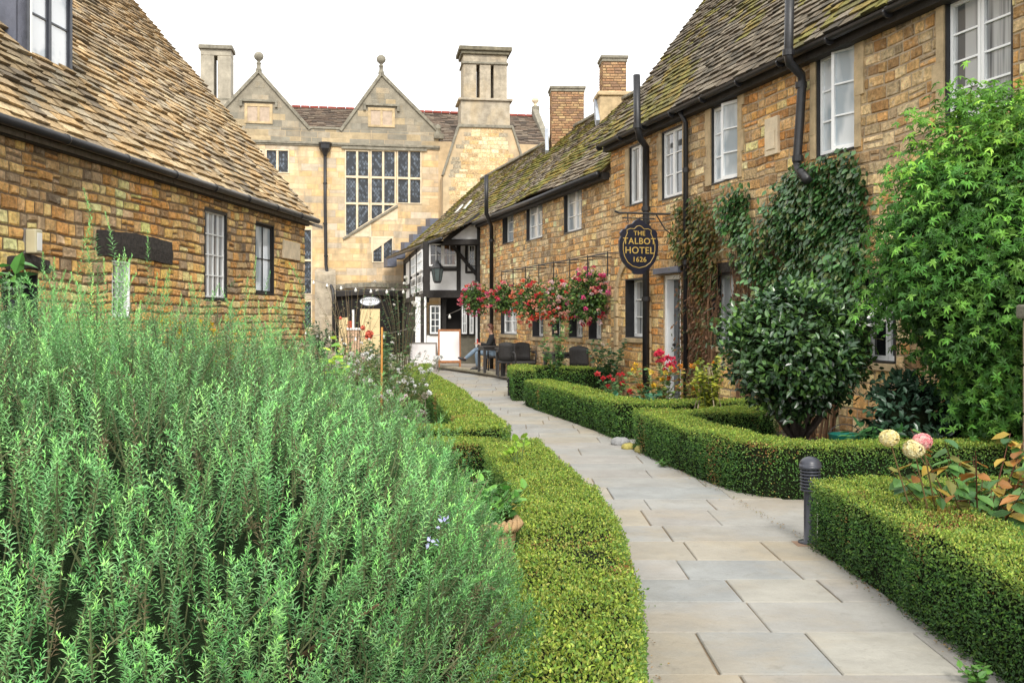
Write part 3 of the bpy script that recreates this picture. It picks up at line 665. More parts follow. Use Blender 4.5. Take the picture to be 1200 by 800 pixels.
def wall_light():
    h = hole(FL, 21, 41, 268, 298); uc = (h[0]+h[1])/2; o = empty('wall_lamp', 'cream box shaped lamp fixed to the left stone wall above a black lintel', 'wall lamp', FL.world(uc,0,h[2]), FL.rz)
    H_ = h[3]-h[2]; k = MB(); k.box((-.10,-.03,0),(.10,.0,H_)); k.build('back_plate', M_WOODG, o, bevel=.008)
    k = MB(); k.box((-.085,-.19,.01),(.085,-.03,H_-.01)); k.build('housing', M_CREAM, o, bevel=.02)
    k = MB(); k.box((-.06,-.195,.05),(.06,-.19,H_-.06)); k.build('diffuser', M_BULB, o, bevel=.004)
wall_light()

# ================================================================== MANOR
_a = P(300,0,46.5); _b = P(500,0,48.0)
FM = Frame((_a.x,_a.y), (_b.x-_a.x, _b.y-_a.y))
def fp(px, py): return FM.at(px, py)
def manor():
    rt = empty('manor_house', 'pale gold manor house with two pointed gables and a tall mullioned stair window', 'house', FM.world(0,0,0), FM.rz)
    UL, UR = FM.u(150), FM.u(514)
    zs = fp(400,169)[1]; zp = fp(380,151)[1]
    H = []; 
    def hh(x0,x1,yt,yb): h = hole(FM,x0,x1,yt,yb); H.append(h); return h
    lights = []     # (hole, cols, rows list)
    g1 = hh(404,433,176,277); g2 = hh(434,464,176,258); g3 = hh(465,494,176,239)
    sm = hh(311,339,175,203); sm0 = hh(284,309,175,203); tri = hh(436,461,278,308)
    lw = hh(355,366,268,345); lw2 = hh(355,366,352,385)
    b = MB(); backing(b, UL, UR, 0, zp, H, .22, .6); wall = b.build('wall', M_MORTA, rt); b = MB()
    G = []
    for (xa,xp,xb,yp) in ((246,303,360,86),(402,447,513,89)):
        A_ = fp(xa,152); T_ = fp(xp,yp); B_ = fp(xb,154); G.append((A_[0],T_[0],B_[0],T_[1]))
        b.add([(A_[0],0,zp),(B_[0],0,zp),(T_[0],0,T_[1])], None, [(0,1,2)])
        b.add([(A_[0],.4,zp),(B_[0],.4,zp),(T_[0],.4,T_[1]),(A_[0],0,zp),(B_[0],0,zp),(T_[0],0,T_[1])], [(3,5,2,0),(5,4,1,2)], [(1,0,2)])
    b.build('gable_wall', mat('grey_mortar', (.28,.25,.19), var=(2,.3), bump=(16,.02), rough=.95, dirt=(.9,.5,.5,.6), dirtcol=(.24,.21,.16)), rt)
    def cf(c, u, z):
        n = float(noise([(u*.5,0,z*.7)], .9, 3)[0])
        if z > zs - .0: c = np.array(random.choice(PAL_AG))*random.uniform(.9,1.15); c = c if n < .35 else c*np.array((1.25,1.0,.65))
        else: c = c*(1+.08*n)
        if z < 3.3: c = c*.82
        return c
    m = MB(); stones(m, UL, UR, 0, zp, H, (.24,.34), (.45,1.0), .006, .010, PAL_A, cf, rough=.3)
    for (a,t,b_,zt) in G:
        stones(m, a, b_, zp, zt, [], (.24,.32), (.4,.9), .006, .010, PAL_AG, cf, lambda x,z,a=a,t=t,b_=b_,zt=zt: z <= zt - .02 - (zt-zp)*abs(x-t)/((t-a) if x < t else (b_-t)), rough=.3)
    m.build('ashlar', M_ASH, wall)
    # copings, string course, parapet
    for (a,t,b_,zt) in G:
        k = MB(); k.beam((a-.15,.15,zp-.05),(t,.15,zt+.1),.62,.14,(0,-1,0)); 
        k = MB()
        for e in (a,b_):
            d = Vector((t-e,0,zt-zp)).normalized(); nrm = Vector((-d.z,0,d.x)); nrm = nrm if nrm.z > 0 else -nrm
            p0 = Vector((e,0,zp)) - d*.12; p1 = Vector((t,0,zt)) + d*.06
            k.add([(p0.x,-.09,p0.z),(p1.x,-.09,p1.z),(p1.x+nrm.x*.13,-.09,p1.z+nrm.z*.13),(p0.x+nrm.x*.13,-.09,p0.z+nrm.z*.13),(p0.x,.5,p0.z),(p1.x,.5,p1.z),(p1.x+nrm.x*.13,.5,p1.z+nrm.z*.13),(p0.x+nrm.x*.13,.5,p0.z+nrm.z*.13)],
                  [(0,1,2,3),(4,7,6,5),(0,4,5,1),(3,2,6,7),(0,3,7,4),(1,5,6,2)])
        cp = k.build('gable_coping', M_COPE, rt)
        k = MB(); k.lathe([(0,0),(.14,0),(.13,.12),(.09,.18),(.09,.34),(.13,.38),(.06,.44),(.10,.50),(.19,.58),(.22,.69),(.19,.80),(.10,.88),(0,.91)], (t,.2,zt+.12), 16); k.build('finial', M_COPE, cp, smooth=True)
        # blind attic window with hood mould
        wz = zt-1.95*((zt-zp)/2.6); w = .62
        k = MB(); k.box((t-w,-.05,wz-.48),(t-w+.13,.0,wz+.42)); k.box((t+w-.13,-.05,wz-.48),(t+w,.0,wz+.42)); k.box((t-w+.13,-.05,wz+.29),(t+w-.13,.0,wz+.42)); k.box((t-w+.13,-.05,wz-.48),(t+w-.13,0,wz-.38)); k.box((t-.05,-.045,wz-.38),(t+.05,0,wz+.29))
        bw = k.build('blind_window', M_DRESS, rt, bevel=.008)
        k = MB(); k.add([(t-w+.13,-.02,wz-.38),(t+w-.13,-.02,wz-.38),(t+w-.13,-.02,wz+.29),(t-w+.13,-.02,wz+.29)], [(0,1,2,3)]); k.build('panel', mat('bricked_panel', (.46,.36,.27), var=(4,.2), rough=.9), bw)
        k = MB(); k.box((t-w-.22,-.13,wz+.50),(t+w+.22,.0,wz+.60)); k.box((t-w-.22,-.12,wz+.28),(t-w-.1,.0,wz+.50)); k.box((t+w+.1,-.12,wz+.28),(t+w+.22,.0,wz+.50)); k.build('hood_mould', M_COPE, bw, bevel=.01)
    k = MB(); k.box((UL,-.12,zs-.06),(UR+.05,.0,zs+.05)); k.box((UL,-.07,zs-.13),(UR+.03,.0,zs-.06)); k.build('string_course', M_COPE, rt, bevel=.015)
    k = MB(); k.box((G[0][2]-.05,-.05,zp-.02),(G[1][0]+.05,.4,zp+.08)); k.build('parapet_coping', M_COPE, rt, bevel=.015)
    # mullioned stair window
    def mull(h, cols, rows, nm='mullioned_window', bot=None, lab=None):
        k = MB(); s = MB(); t = .10; a,b2,c,d = h
        k.box((a,-.03,c),(a+t*.6,.18,d)); k.box((b2-t*.6,-.03,c),(b2,.18,d)); k.box((a,-.025,d-t*.6),(b2,.18,d)); k.box((a,-.035,c),(b2,.18,c+t*.5))
        for i in range(1, cols): x = a+(b2-a)*i/cols; k.box((x-t/2,-.01,c),(x+t/2,.17,d))
        for z in rows: k.box((a,-.006,z-t/2),(b2,.16,z+t/2))
        w = k.build(nm, M_PALE, rt, bevel=.012)
        s.add([(a,.10,c),(b2,.10,c),(b2,.10,d),(a,.10,d)], [(0,1,2,3)]); s.build('pane', G_LAT, w)
        if lab: w['label'] = lab
        return w
    r1 = fp(440,208)[1]; r2 = fp(440,239)[1]
    w1 = mull(g1, 2, [r1, r2]); w2 = mull(g2, 2, [r1, r2]); w3 = mull(g3, 2, [r1]); mull(sm, 2, []); mull(sm0, 2, [])
    wt = mull(tri, 2, []); mull(lw, 1, [fp(360,305)[1]]); mull(lw2, 1, [])
    def infill(pts, par):
        q = [fp(*p_) for p_ in pts]; k = MB(); k.prism(q, -.012, .15); k.build('sloping_sill', M_PALE, par)
    infill([(403,278),(435,278),(435,257)], w1); infill([(433.5,259),(466,259),(466,238)], w2); infill([(435,277),(462,277),(435,296)], wt)
    k = MB(); a_, b_ = fp(402,280), fp(466,241); k.beam((a_[0],-.04,a_[1]),(b_[0],-.04,b_[1]),.09,.12,(0,-1,0)); k.build('stair_mould', M_COPE, w1)
    k = MB(); k.box((g1[0]-.15,-.11,g1[3]+.03),(g3[1]+.25,.0,g1[3]+.12)); k.build('hood_mould', M_COPE, w1, bevel=.01)
    # main roof behind, red ridge
    zr = 12.15; YB = 4.2; k = MB(); UR2 = FM.u(624, YB)
    k.add([(UL,.3,zp-.5),(UR2,.3,zp-.5-.0),(UR2,YB,zr),(UL,YB,zr)], [(0,1,2,3)]); k.add([(UL,YB,zr),(UR2,YB,zr),(UR2,2*YB,zp-.5),(UL,2*YB,zp-.5)], [(0,1,2,3)])
    roof = k.build('roof', M_MORTD, rt)
    dcol = lambda u,b: pal([(.12,.085,.06),(.16,.115,.08),(.09,.068,.05),(.21,.165,.12)],1,.2)[0]
    s = MB(); slates(s, UL, UR2, (.3,zp-.5), (YB,zr), (.24,.18), (.25,.5), dcol)
    for (a,t,b_,zt) in G:
        for e in (a,b_):
            Lw = abs(t-e); n = 9
            for r_ in range(n):
                for q in range(12):
                    y0 = .5+q*.4; x0 = e+(t-e)*r_/n; x1 = e+(t-e)*(r_+1.3)/n; z0 = zp+(zt-zp)*r_/n; z1 = zp+(zt-zp)*(r_+1.3)/n
                    s.add([(x0,y0,z0+.03),(x0,y0+.39,z0+.03),(x1,y0+.39,min(z1,zt)),(x1,y0,min(z1,zt))], [(0,1,2,3)], col=dcol(0,0))
    s.build('slates', M_SLATE, roof)
    k = MB(); a = UL
    while a < UR2: k.box((a,YB-.12,zr+.0),(a+.42,YB+.12,zr+.12)); a += .44
    k.build('ridge_tiles', M_REDT, roof, bevel=.03)
    # right hand verge parapet with ball finial
    k = MB(); k.beam((UR2+.1,-.2,zp-1.2),(UR2+.1,YB,zr+.35),.3,.35); k.box((UR2-.02,YB-.25,zr-.3),(UR2+.32,YB+.15,zr+.55)); vg = k.build('verge_parapet', M_COPE, rt, bevel=.02)
    k = MB(); k.lathe([(0,0),(.14,0),(.06,.14),(.09,.2),(.18,.30),(.19,.38),(.12,.5),(0,.54)], (UR2+.15,YB,zr+.52), 14); k.build('finial', M_PALE, vg, smooth=True)
    e = MB(); e.add([(UR,0,0),(UR2+.1,0,0),(UR2+.1,0,zp-.4),(UR,0,zp-.4)], [(0,1,2,3)]); e.add([(UR2+.1,0,0),(UR2+.1,2*YB,0),(UR2+.1,2*YB,zp-.5),(UR2+.1,YB,zr),(UR2+.1,0,zp-.4)], None, [(0,1,2),(0,2,3),(0,3,4)]); e.build('end_wall', M_MORTA, rt)
    # kneeler block
    k = MB(); q = fp(512,160); k.box((q[0]-.15,-.15,q[1]-.12),(q[0]+.3,.2,q[1]+.12)); k.lathe([(0,0),(.16,0),(.12,.12),(.17,.25),(.12,.4),(0,.46)], (q[0]+.05,.02,q[1]+.12), 12); k.build('kneeler', M_COPE, rt, bevel=.01)
    # buttress at left of the porch
    for (x0,x1,y0,y1,pr) in ((369,393,323,420,.55),(374,393,372,420,.75)):
        h = hole(FM,x0,x1,y0,y1); k = MB(); k.box((h[0],-pr,0),(h[1],0,h[3])); k.prism([(h[0],h[3]),(h[1],h[3]),(h[1],h[3]+.02),(h[0],h[3]+.02)], -pr, 0)
        k.add([(h[0],-pr,h[3]+.02),(h[1],-pr,h[3]+.02),(h[1],0,h[3]+.3),(h[0],0,h[3]+.3)], [(0,1,2,3)]); bt = k.build('buttress', mat('grey_ashlar', (.40,.345,.26), var=(3,.35), bump=(8,.03), rough=.95, stain=[(1.6,.52,.5,.3,(.16,.14,.11)),(.8,.5,.4,.5,(.55,.40,.2))]), rt)
    # carriage arch: dark opening framed by timber
    A0 = fp(392,400); x0 = FM.u(391); x1 = FM.u(476); zt = fp(430,346)[1]
    k = MB(); k.box((x0,-.02,0),(x1,-.012,zt)); pr = k.build('passage', M_DARK, rt)
    k = MB(); n = 12
    for i in range(n):
        t0, t1 = i/n, (i+1)/n; ua, ub = x0-.1+(x1-x0+.2)*t0, x0-.1+(x1-x0+.2)*t1
        z0_ = zt+.02+.12*math.sin(math.pi*t0); z1_ = zt+.02+.12*math.sin(math.pi*t1)
        k.add([(ua,-.22,z0_-.12),(ub,-.22,z1_-.12),(ub,-.22,z1_+.14),(ua,-.22,z0_+.14),(ua,0,z0_-.12),(ub,0,z1_-.12),(ub,0,z1_+.14),(ua,0,z0_+.14)], [(0,1,2,3),(3,2,6,7),(0,4,5,1)])
    k.build('porch_beam', M_BLACKW, rt)
    k = MB()
    for i in range(n):
        t0, t1 = i/n, (i+1)/n; ua, ub = x0-.1+(x1-x0+.2)*t0, x0-.1+(x1-x0+.2)*t1; z0_ = zt+.28+.12*math.sin(math.pi*t0); z1_ = zt+.28+.12*math.sin(math.pi*t1)
        k.box((ua,-.12,z0_-.02),(ub-.01,.0,z0_+.2))
    k.build('arch_stones', M_COPE, rt, bevel=.01)
    # pieces seen through the passage
    h = hole(FM,397,408,372,402); k = MB(); k.box((h[0],-.10,0),(h[1],-.03,h[3])); k.build('passage_pier', M_YELP, pr)
    h = hole(FM,422,445,362,412); k = MB(); k.box((h[0],-.10,.0),((h[0]+h[1])/2-.01,-.03,h[3])); k.box(((h[0]+h[1])/2+.01,-.10,.0),(h[1],-.03,h[3])); k.build('passage_doors', M_YELP, pr, bevel=.006)
    h = hole(FM,407,421,384,400); k = MB(); k.box((h[0],-.30,0),(h[1],-.04,h[3]-.1)); k.build('counter', M_PINKP, pr, bevel=.01)
    k = MB(); k.box((h[0]-.05,-.36,h[3]-.1),(h[1]+.05,-.03,h[3])); k.build('countertop', M_WHITE, pr, bevel=.01)
    h = hole(FM,412,415,363,386); k = MB(); k.box((h[0],-.09,h[2]),(h[1],-.03,h[3])); k.build('window_bar', M_WHITE, pr)
    h = hole(FM,408,412,376,384); k = MB(); k.box((h[0]-.03,-.12,h[2]-.05),(h[1],-.04,h[3])); k.build('red_box', mat('tomato_red',(.5,.09,.04)), pr, bevel=.01)
    # stair stair-chimney breast
    return rt
manor()
def main_chimney():
    Y0 = 46.2; c = P(565,148,Y0); w = 60/F*Y0/1.0; o = empty('chimney_breast', 'great shouldered stone chimney with two slots right of the gables', 'chimney', (c.x, Y0+1.2, 0), R(8))
    s = Y0/F; hw = 29*s; zb = EYE+(HZ-148)*s; zsh = EYE+(HZ-205)*s; H = 50*s; zt = EYE+(HZ-55)*s; zp = EYE+(HZ-116)*s
    D = 1.1; m = MB(); m.prism([(-H,0),(H,0),(H,zsh),(hw+.05,zb),(-hw-.05,zb),(-H,zsh)], -D, D); b = m.build('breast', M_MORTA, o)
    k = MB(); ins = lambda x,z: abs(x) <= (H-.03 if z < zsh else H-.03-(H-hw)*(z-zsh)/(zb-zsh))
    def cf(c_,u,z):
        q = float(noise([(u,0,z)], 1.2, 3)[0]); c_ = np.array(random.choice([(.72,.48,.22),(.80,.60,.33),(.66,.46,.24),(.82,.66,.40)]))*random.uniform(.85,1.15)
        if abs(u) > (H if z < zsh else H-(H-hw)*(z-zsh)/(zb-zsh)) - .5: c_ = np.array((.40,.34,.24))*random.uniform(.85,1.1)
        return c_*(1+.1*q)
    stones(k, -H, H, 2.5, zb, [], (.17,.21), (.3,.5), .008, .012, PAL_A, cf, ins, rough=.5, y=-D); k.build('stonework', M_STONE, b)
    k = MB()
    for sgn in (-1,1):
        k.beam((sgn*(H+.02),-D+.15,zsh-.05),(sgn*(hw+.1),-D+.15,zb+.02),.5,.1)
    k.box((-hw-.14,-D-.08,zb-.06),(hw+.14,D*.6,zb+.08)); k.build('shoulder_coping', M_COPE, b, bevel=.02)
    k = MB(); k.box((-hw,-D+.02,zb+.08),(hw,D*.5,zp-.06)); k.box((-hw-.12,-D-.08,zp-.06),(hw+.12,D*.5+.1,zp+.05)); k.build('plinth', mat('grey_ashlar', (.33,.295,.23), var=(3,.35), bump=(8,.03), rough=.95, stain=[(1.6,.52,.5,.3,(.16,.14,.11))]), o, bevel=.02)
    k = MB(); ww = 2*(hw-.12); t = .13
    g = [(-hw+.12, -hw+.12+ww*.33-t/2), (-hw+.12+ww*.33+t/2+.02, -hw+.12+ww*.66-t/2), (-hw+.12+ww*.66+t/2, hw-.12)]
    for a, b_ in g: k.box((a,-D+.12,zp+.05),(b_,D*.42,zt-.75))
    k.box((-hw+.12,-D+.12,zt-.75),(hw-.12,D*.42,zt-.3)); k.build('shafts', mat('grey_ashlar', ()), o, bevel=.03)
    k = MB(); k.box((-hw+.06,-D+.06,zt-.72),(hw-.06,D*.46,zt-.64)); k.build('neck_band', M_COPE, o); k = MB(); k.box((-hw+.02,-D+.0,zt-.3),(hw-.02,D*.5,zt-.15)); k.box((-hw-.09,-D-.1,zt-.15),(hw+.09,D*.6,zt+.04)); k.build('cap', mat('mossy_cap', (.17,.15,.10), var=(5,.5), bump=(10,.03)), o, bevel=.03)
    # left chimney behind the barn roof
    Y1 = 49; s = Y1/F; c = P(251,60,Y1); o = empty('chimney_stack', 'pale ashlar chimney with one slot behind the left roof', 'chimney', (c.x, Y1+.5, 8.0), R(8))
    hw = 18*s; zt = EYE+(HZ-53)*s-8; zp = EYE+(HZ-117)*s-8
    k = MB(); k.box((-hw,-.6,-2),(hw+.1,.6,zp)); k.build('base', mat('pale_ashlar', (.40,.36,.28), var=(3,.25), bump=(14,.015), stain=[(1.6,.52,.5,.3,(.20,.18,.14))]), o, bevel=.02)
    k = MB(); k.box((-hw+.02,-.5,zp),(-.08,.5,zt-.5)); k.box((.08,-.5,zp),(hw-.02,.5,zt-.5)); k.box((-hw+.02,-.5,zt-.5),(hw-.02,.5,zt-.2)); k.build('shafts', mat('pale_ashlar', ()), o, bevel=.03)
    k = MB(); k.box((-hw-.04,-.6,zp-.05),(hw+.04,.6,zp+.06)); k.build('band', M_COPE, o); k = MB(); k.box((-hw-.06,-.62,zt-.2),(hw+.06,.62,zt)); k.build('cap', M_COPE, o, bevel=.03)
main_chimney()
def fm(px, py, y): u, z = FM.at(px, py, y); return (u, y, z)
hp = pipe('drainpipe', 'black downpipe with square hopper head on the pale manor wall', FM.rz,
     [fm(381,176,-.15), fm(381,240,-.15), fm(382,310,-.15), fm(385,328,-.2), fm(390,340,-.75), fm(391,352,-.8), fm(391,410,-.8)], .075, M_BLACK, [fm(381,215,-.15),fm(381,262,-.15),fm(382,300,-.15)], loc=FM.world(0,0,0))
k = MB(); q = fm(381,180,-.18); k.lathe([(.08,-.1),(.12,0),(.2,.1),(.26,.22),(.26,.42),(.3,.44),(.3,.5),(.2,.5)], q, 8); k.build('hopper_head', M_BLACK, hp)
def oval_sign():
    Y0 = 44.5; c = P(433.5,353,Y0); w = 12.5/F*Y0; h = 6/F*Y0
    o = empty('oval_sign', 'small white oval sign hanging in the dark carriage passage', 'sign', c, 0)
    k = MB(); n = 40; k.prism([(w*math.cos(2*math.pi*i/n), h*math.sin(2*math.pi*i/n)) for i in range(n)], -.02, .02); k.build('board', mat('oval_white', (.75,.79,.84), rough=.4), o)
    k = MB(); k.tube([((w-.02)*math.cos(2*math.pi*i/n), -.025, (h-.02)*math.sin(2*math.pi*i/n)) for i in range(n+1)], .02, 6); k.build('rim', M_IRON, o)
    k = MB()
    # the worn lettering reads only as dark strokes: two short lines
    for i in range(9):
        x = -w*.72 + i*w*.18; z = .035+.05*math.cos((i-4)*.35); hgt = .10; a = random.choice(((0,0,1),(0,.3,1),(.05,0,.9)))
        k.beam((x-.02,-.024,z-hgt/2),(x+.02,-.024,z+hgt/2),.012,.022,(0,-1,0)); k.beam((x,-.024,z+.0),(x+.055,-.024,z+.01),.012,.02,(0,-1,0))
    for i in range(3): k.beam((-.07+i*.06,-.024,-.12),(-.04+i*.06,-.024,-.07),.012,.02,(0,-1,0))
    k.build('lettering', M_IRON, o)
    k = MB(); k.tube([(-.25,0,h-.03),(-.25,0,h+.22)], .01, 6); k.tube([(.25,0,h-.03),(.25,0,h+.22)], .01, 6); k.tube([(-1.6,0,h+.22),(1.6,0,h+.22)], .02, 6); k.build('hanger', M_IRON, o)
oval_sign()

# ================================================================== TIMBER BAY
def timber_bay():
    Yf = 34.6; X0 = (500-600)/F*Yf; X1 = (566-600)/F*Yf
    o = empty('timber_framed_bay', 'black and white timber framed bay between the cottage and the manor', 'building', (X0, Yf, 0), 0)
    s = Yf/F; pz = lambda y: EYE+(HZ-y)*s; px = lambda x: (x-500)*s
    zE = pz(281)
    k = MB(); k.box((0,0,pz(346)),(px(566),.2,zE-.05)); k.build('rendered_wall', M_LIME, o); k = MB(); k.box((px(500),.05,0),(px(514),.25,pz(393))); k.build('low_panel', M_LIME, o)
    # side wall running back to the manor
    S1 = Vector((-4.75-X0, 45.6-Yf, 0)); k = MB(); n = Vector((-S1.y,S1.x,0)).normalized()*.15
    k.add([(0,0,pz(346)),(0,0,zE-.05),(S1.x,S1.y,zE+.0),(S1.x,S1.y,pz(346)),(n.x,n.y,pz(346)),(S1.x+n.x,S1.y+n.y,pz(346))], [(3,2,1,0)]); k.build('side_wall', M_LIME, o)
    # dark undercroft
    k = MB(); k.box((px(514),.9,.13),(px(566),1.0,pz(346))); k.add([(0,.05,.0),(0,.05,pz(346)),(S1.x,S1.y,pz(346)),(S1.x,S1.y,0)], [(3,2,1,0)]); k.build('undercroft', M_DARK, o)
    # posts and rails
    k = MB(); T = .17
    def v(x, ya, yb, w=.17, y=-.03): k.box((px(x)-w/2,y,pz(yb)),(px(x)+w/2,.02,pz(ya)))
    def hzn(xa, xb, yy, h=.16, y=-.036): k.box((px(xa),y,pz(yy)-h/2),(px(xb),.015,pz(yy)+h/2))
    v(500.5,284,346,.2); v(537.5,282,346,.14); v(560,282,346,.18); v(546.5,285,320,.08)
    hzn(500,566,285,.16); hzn(500,540,315.5,.12); hzn(500,560,344.5,.26,-.10); hzn(546,560,319,.08)
    k.beam((px(527),-.06,pz(284)),(px(561),-.06,pz(325)),.12,.22,(0,-1,0))
    k.build('timber_frame', M_BLACKW, o, bevel=.012)
    # side posts
    k = MB()
    for t in (0.02,.30,.62,.97):
        p = S1*t; k.beam((p.x,p.y,0 if t > .9 else 2.2),(p.x,p.y,zE-.05),.2,.2,(0,1,0))
    for z in (zE-.14, pz(316)-.3, pz(346)): k.beam((0,0,z),(S1.x,S1.y,z),.16,.18)
    k.build('side_timbers', M_BLACKW, o)
    # windows: wide one in the front, four small in the side
    def win(x0,x1,yt,yb,cas,cols,rows,g): 
        k2 = window(o, px(x0), px(x1), pz(yb), pz(yt), dep=-.03, cas=cas, cols=cols, rows=rows, g=g, fw=.05)
    win(502,536,285,313,2,2,2,G_WARM); win(548,558,286,312,1,2,3,G_DARK)
    d = S1.normalized(); nn = Vector((d.y,-d.x,0)); nn = nn if nn.x < 0 else -nn
    for t0, t1, za, zb, g in ((.08,.27,pz(315),pz(290),G_BLIND),(.34,.56,pz(315),pz(290),G_BLIND),(.08,.27,pz(340),pz(319),G_CURT),(.34,.56,pz(340),pz(319),G_CURT)):
        w = bpy.data.objects.new('side_window', None); COL.objects.link(w); w.parent = o; 
        A = S1*t1 + nn*.06; L_ = (S1*(t1-t0)).length; w.location = A; w.rotation_euler = (0,0,math.atan2(-d.y,-d.x))
        f = MB(); 
        f.box((0,-.04,za),(.06,.02,zb)); f.box((L_-.06,-.04,za),(L_,.02,zb)); f.box((.06,-.04,za),(L_-.06,.02,za+.06)); f.box((.06,-.04,zb-.06),(L_-.06,.02,zb))
        for i in (1,2): f.box((L_*i/3-.02,-.03,za+.06),(L_*i/3+.02,.01,zb-.06))
        f.box((.06,-.028,(za+zb)/2-.015),(L_-.06,.008,(za+zb)/2+.015)); f.build('frame', M_WHITE, w)
        q = MB(); q.add([(.03,.0,za+.03),(L_-.03,.0,za+.03),(L_-.03,.0,zb-.03),(.03,.0,zb-.03)], [(0,1,2,3)]); q.build('pane', g, w)
    # overhanging gable triangle
    Yt = -1.55; s2 = (Yf+Yt)/F; q = lambda x,y: ((x-600)*s2-X0, EYE+(HZ-y)*s2)
    k = MB(); k.prism([q(527,281),q(561,281),q(561,255)], Yt, Yt+.06); k.build('gable_panel', M_LIME, o)
    k = MB(); a = q(521,283); b = q(563,251); k.beam((a[0],Yt-.03,a[1]),(b[0],Yt-.03,b[1]),.14,.2,(0,-1,0)); a = q(520,283.5); b = q(564,283.5); k.beam((a[0],Yt-.035,a[1]),(b[0],Yt-.035,b[1]),.16,.17,(0,-1,0)); a = q(561.5,250); b = q(561.5,330); k.beam((a[0],Yt+.02,a[1]),(b[0],Yt+.02,b[1]),.14,.14,(0,-1,0)); k.build('bargeboard', M_BLACKW, o)
    # soffit between triangle and wall
    k = MB(); a = q(521,284); b = q(562,284); k.add([(a[0],Yt,a[1]),(b[0],Yt,b[1]),(b[0],0,b[1]),(a[0]-.3,0,a[1])], [(0,1,2,3)]); k.build('jetty_boards', M_BLACKW, o)
    # ground floor bay window and white posts
    for (x,w) in ((498.5,2.4),(490,6)):
        k = MB(); k.box((px(x)-w*s/2,-.1,0),(px(x)+w*s/2,.05,pz(348))); k.build('white_post', M_WHITE, o, bevel=.01)
    window(o, px(503), px(517), pz(392), pz(357), dep=.0, cas=1, cols=2, rows=4, g=G_DARK, casing=M_BLACKW)
    k = MB(); k.box((px(517),.35,.13),(px(522),.45,pz(350))); k.build('door_post', M_BLACKW, o)
    window(o, px(540), px(548), pz(392), pz(355), dep=.1, cas=1, cols=2, rows=3, g=G_DARK, casing=M_BLACKW)
    window(o, px(549), px(556), pz(392), pz(362), dep=.1, cas=1, cols=1, rows=3, g=G_CURT, casing=M_BLACKW)
    k = MB(); k.box((px(539),.12,.13),(px(557.5),.3,pz(393))); k.build('bay_panel', mat('olive_panel', (.13,.12,.09)), o)
    for x in (558.6, 571.5):
        k = MB(); k.box((px(x)-.035,-.12-(x>560)*1.2,.13),(px(x)+.035,-.05-(x>560)*1.2,pz(350))); k.build('white_post', M_WHITE, o, bevel=.01)
    k = MB(); k.box((px(561),-.3,.13),(px(566),.4,pz(284))); k.build('corner_post', M_BLACKW, o)
    k = MB(); k.box((px(504)-.1,-.01,.5),(px(504)+.35,.04,.85)); k.build('menu_card', M_BOARD, o)
timber_bay()
def lantern():
    c = P(512.5,322,33.6); o = empty('hanging_lantern', 'old black lantern hanging in front of the white timber panel', 'lantern', c)
    k = MB(); k.lathe([(0,-.28),(.10,-.27),(.13,-.22),(.13,-.20)], n=6); k.lathe([(.2,.2),(.22,.22),(.12,.36),(.06,.40),(.06,.46),(0,.48)], n=6); 
    for i in range(6):
        a = math.pi*2*i/6; k.tube([(.13*math.cos(a),.13*math.sin(a),-.2),(.2*math.cos(a),.2*math.sin(a),.2)], .012, 5)
    k.tube([(0,0,.46),(0,0,.75)], .012, 6); k.tube([(0,0,.75),(0,1.0,.75)], .016, 6); k.build('cage', M_IRON, o)
    k = MB(); k.lathe([(.12,-.2),(.19,.2)], n=6); k.build('glass', mat('lantern_glass', (.10,.13,.13), rough=.15), o)
lantern()
def festoon():
    for (A, B, sag, lab) in ((P(345,322,44), P(572,326,34), .5, 'upper string of white festoon bulbs crossing the courtyard'), (P(352,386,44.5), P(560,352,33.5), .7, 'lower string of white festoon bulbs below the jettied wall')):
        o = empty('festoon_lights', lab, 'string lights', A, 0, 'festoon strings across the courtyard'); n = 24; pts = []
        for i in range(n+1): t = i/n; p = A.lerp(B,t) - A; p.z -= sag*4*t*(1-t); pts.append(p)
        k = MB(); k.tube(pts, .012, 5); k.build('cable', M_WOODG, o)
        for i in range(1, n, 2):
            k = MB(); k.lathe([(0,-.16),(.04,-.15),(.055,-.11),(.04,-.06),(.022,-.04),(.022,0),(0,.0)], pts[i], 8); k.build('bulb', M_BULB, o, smooth=True)
festoon()

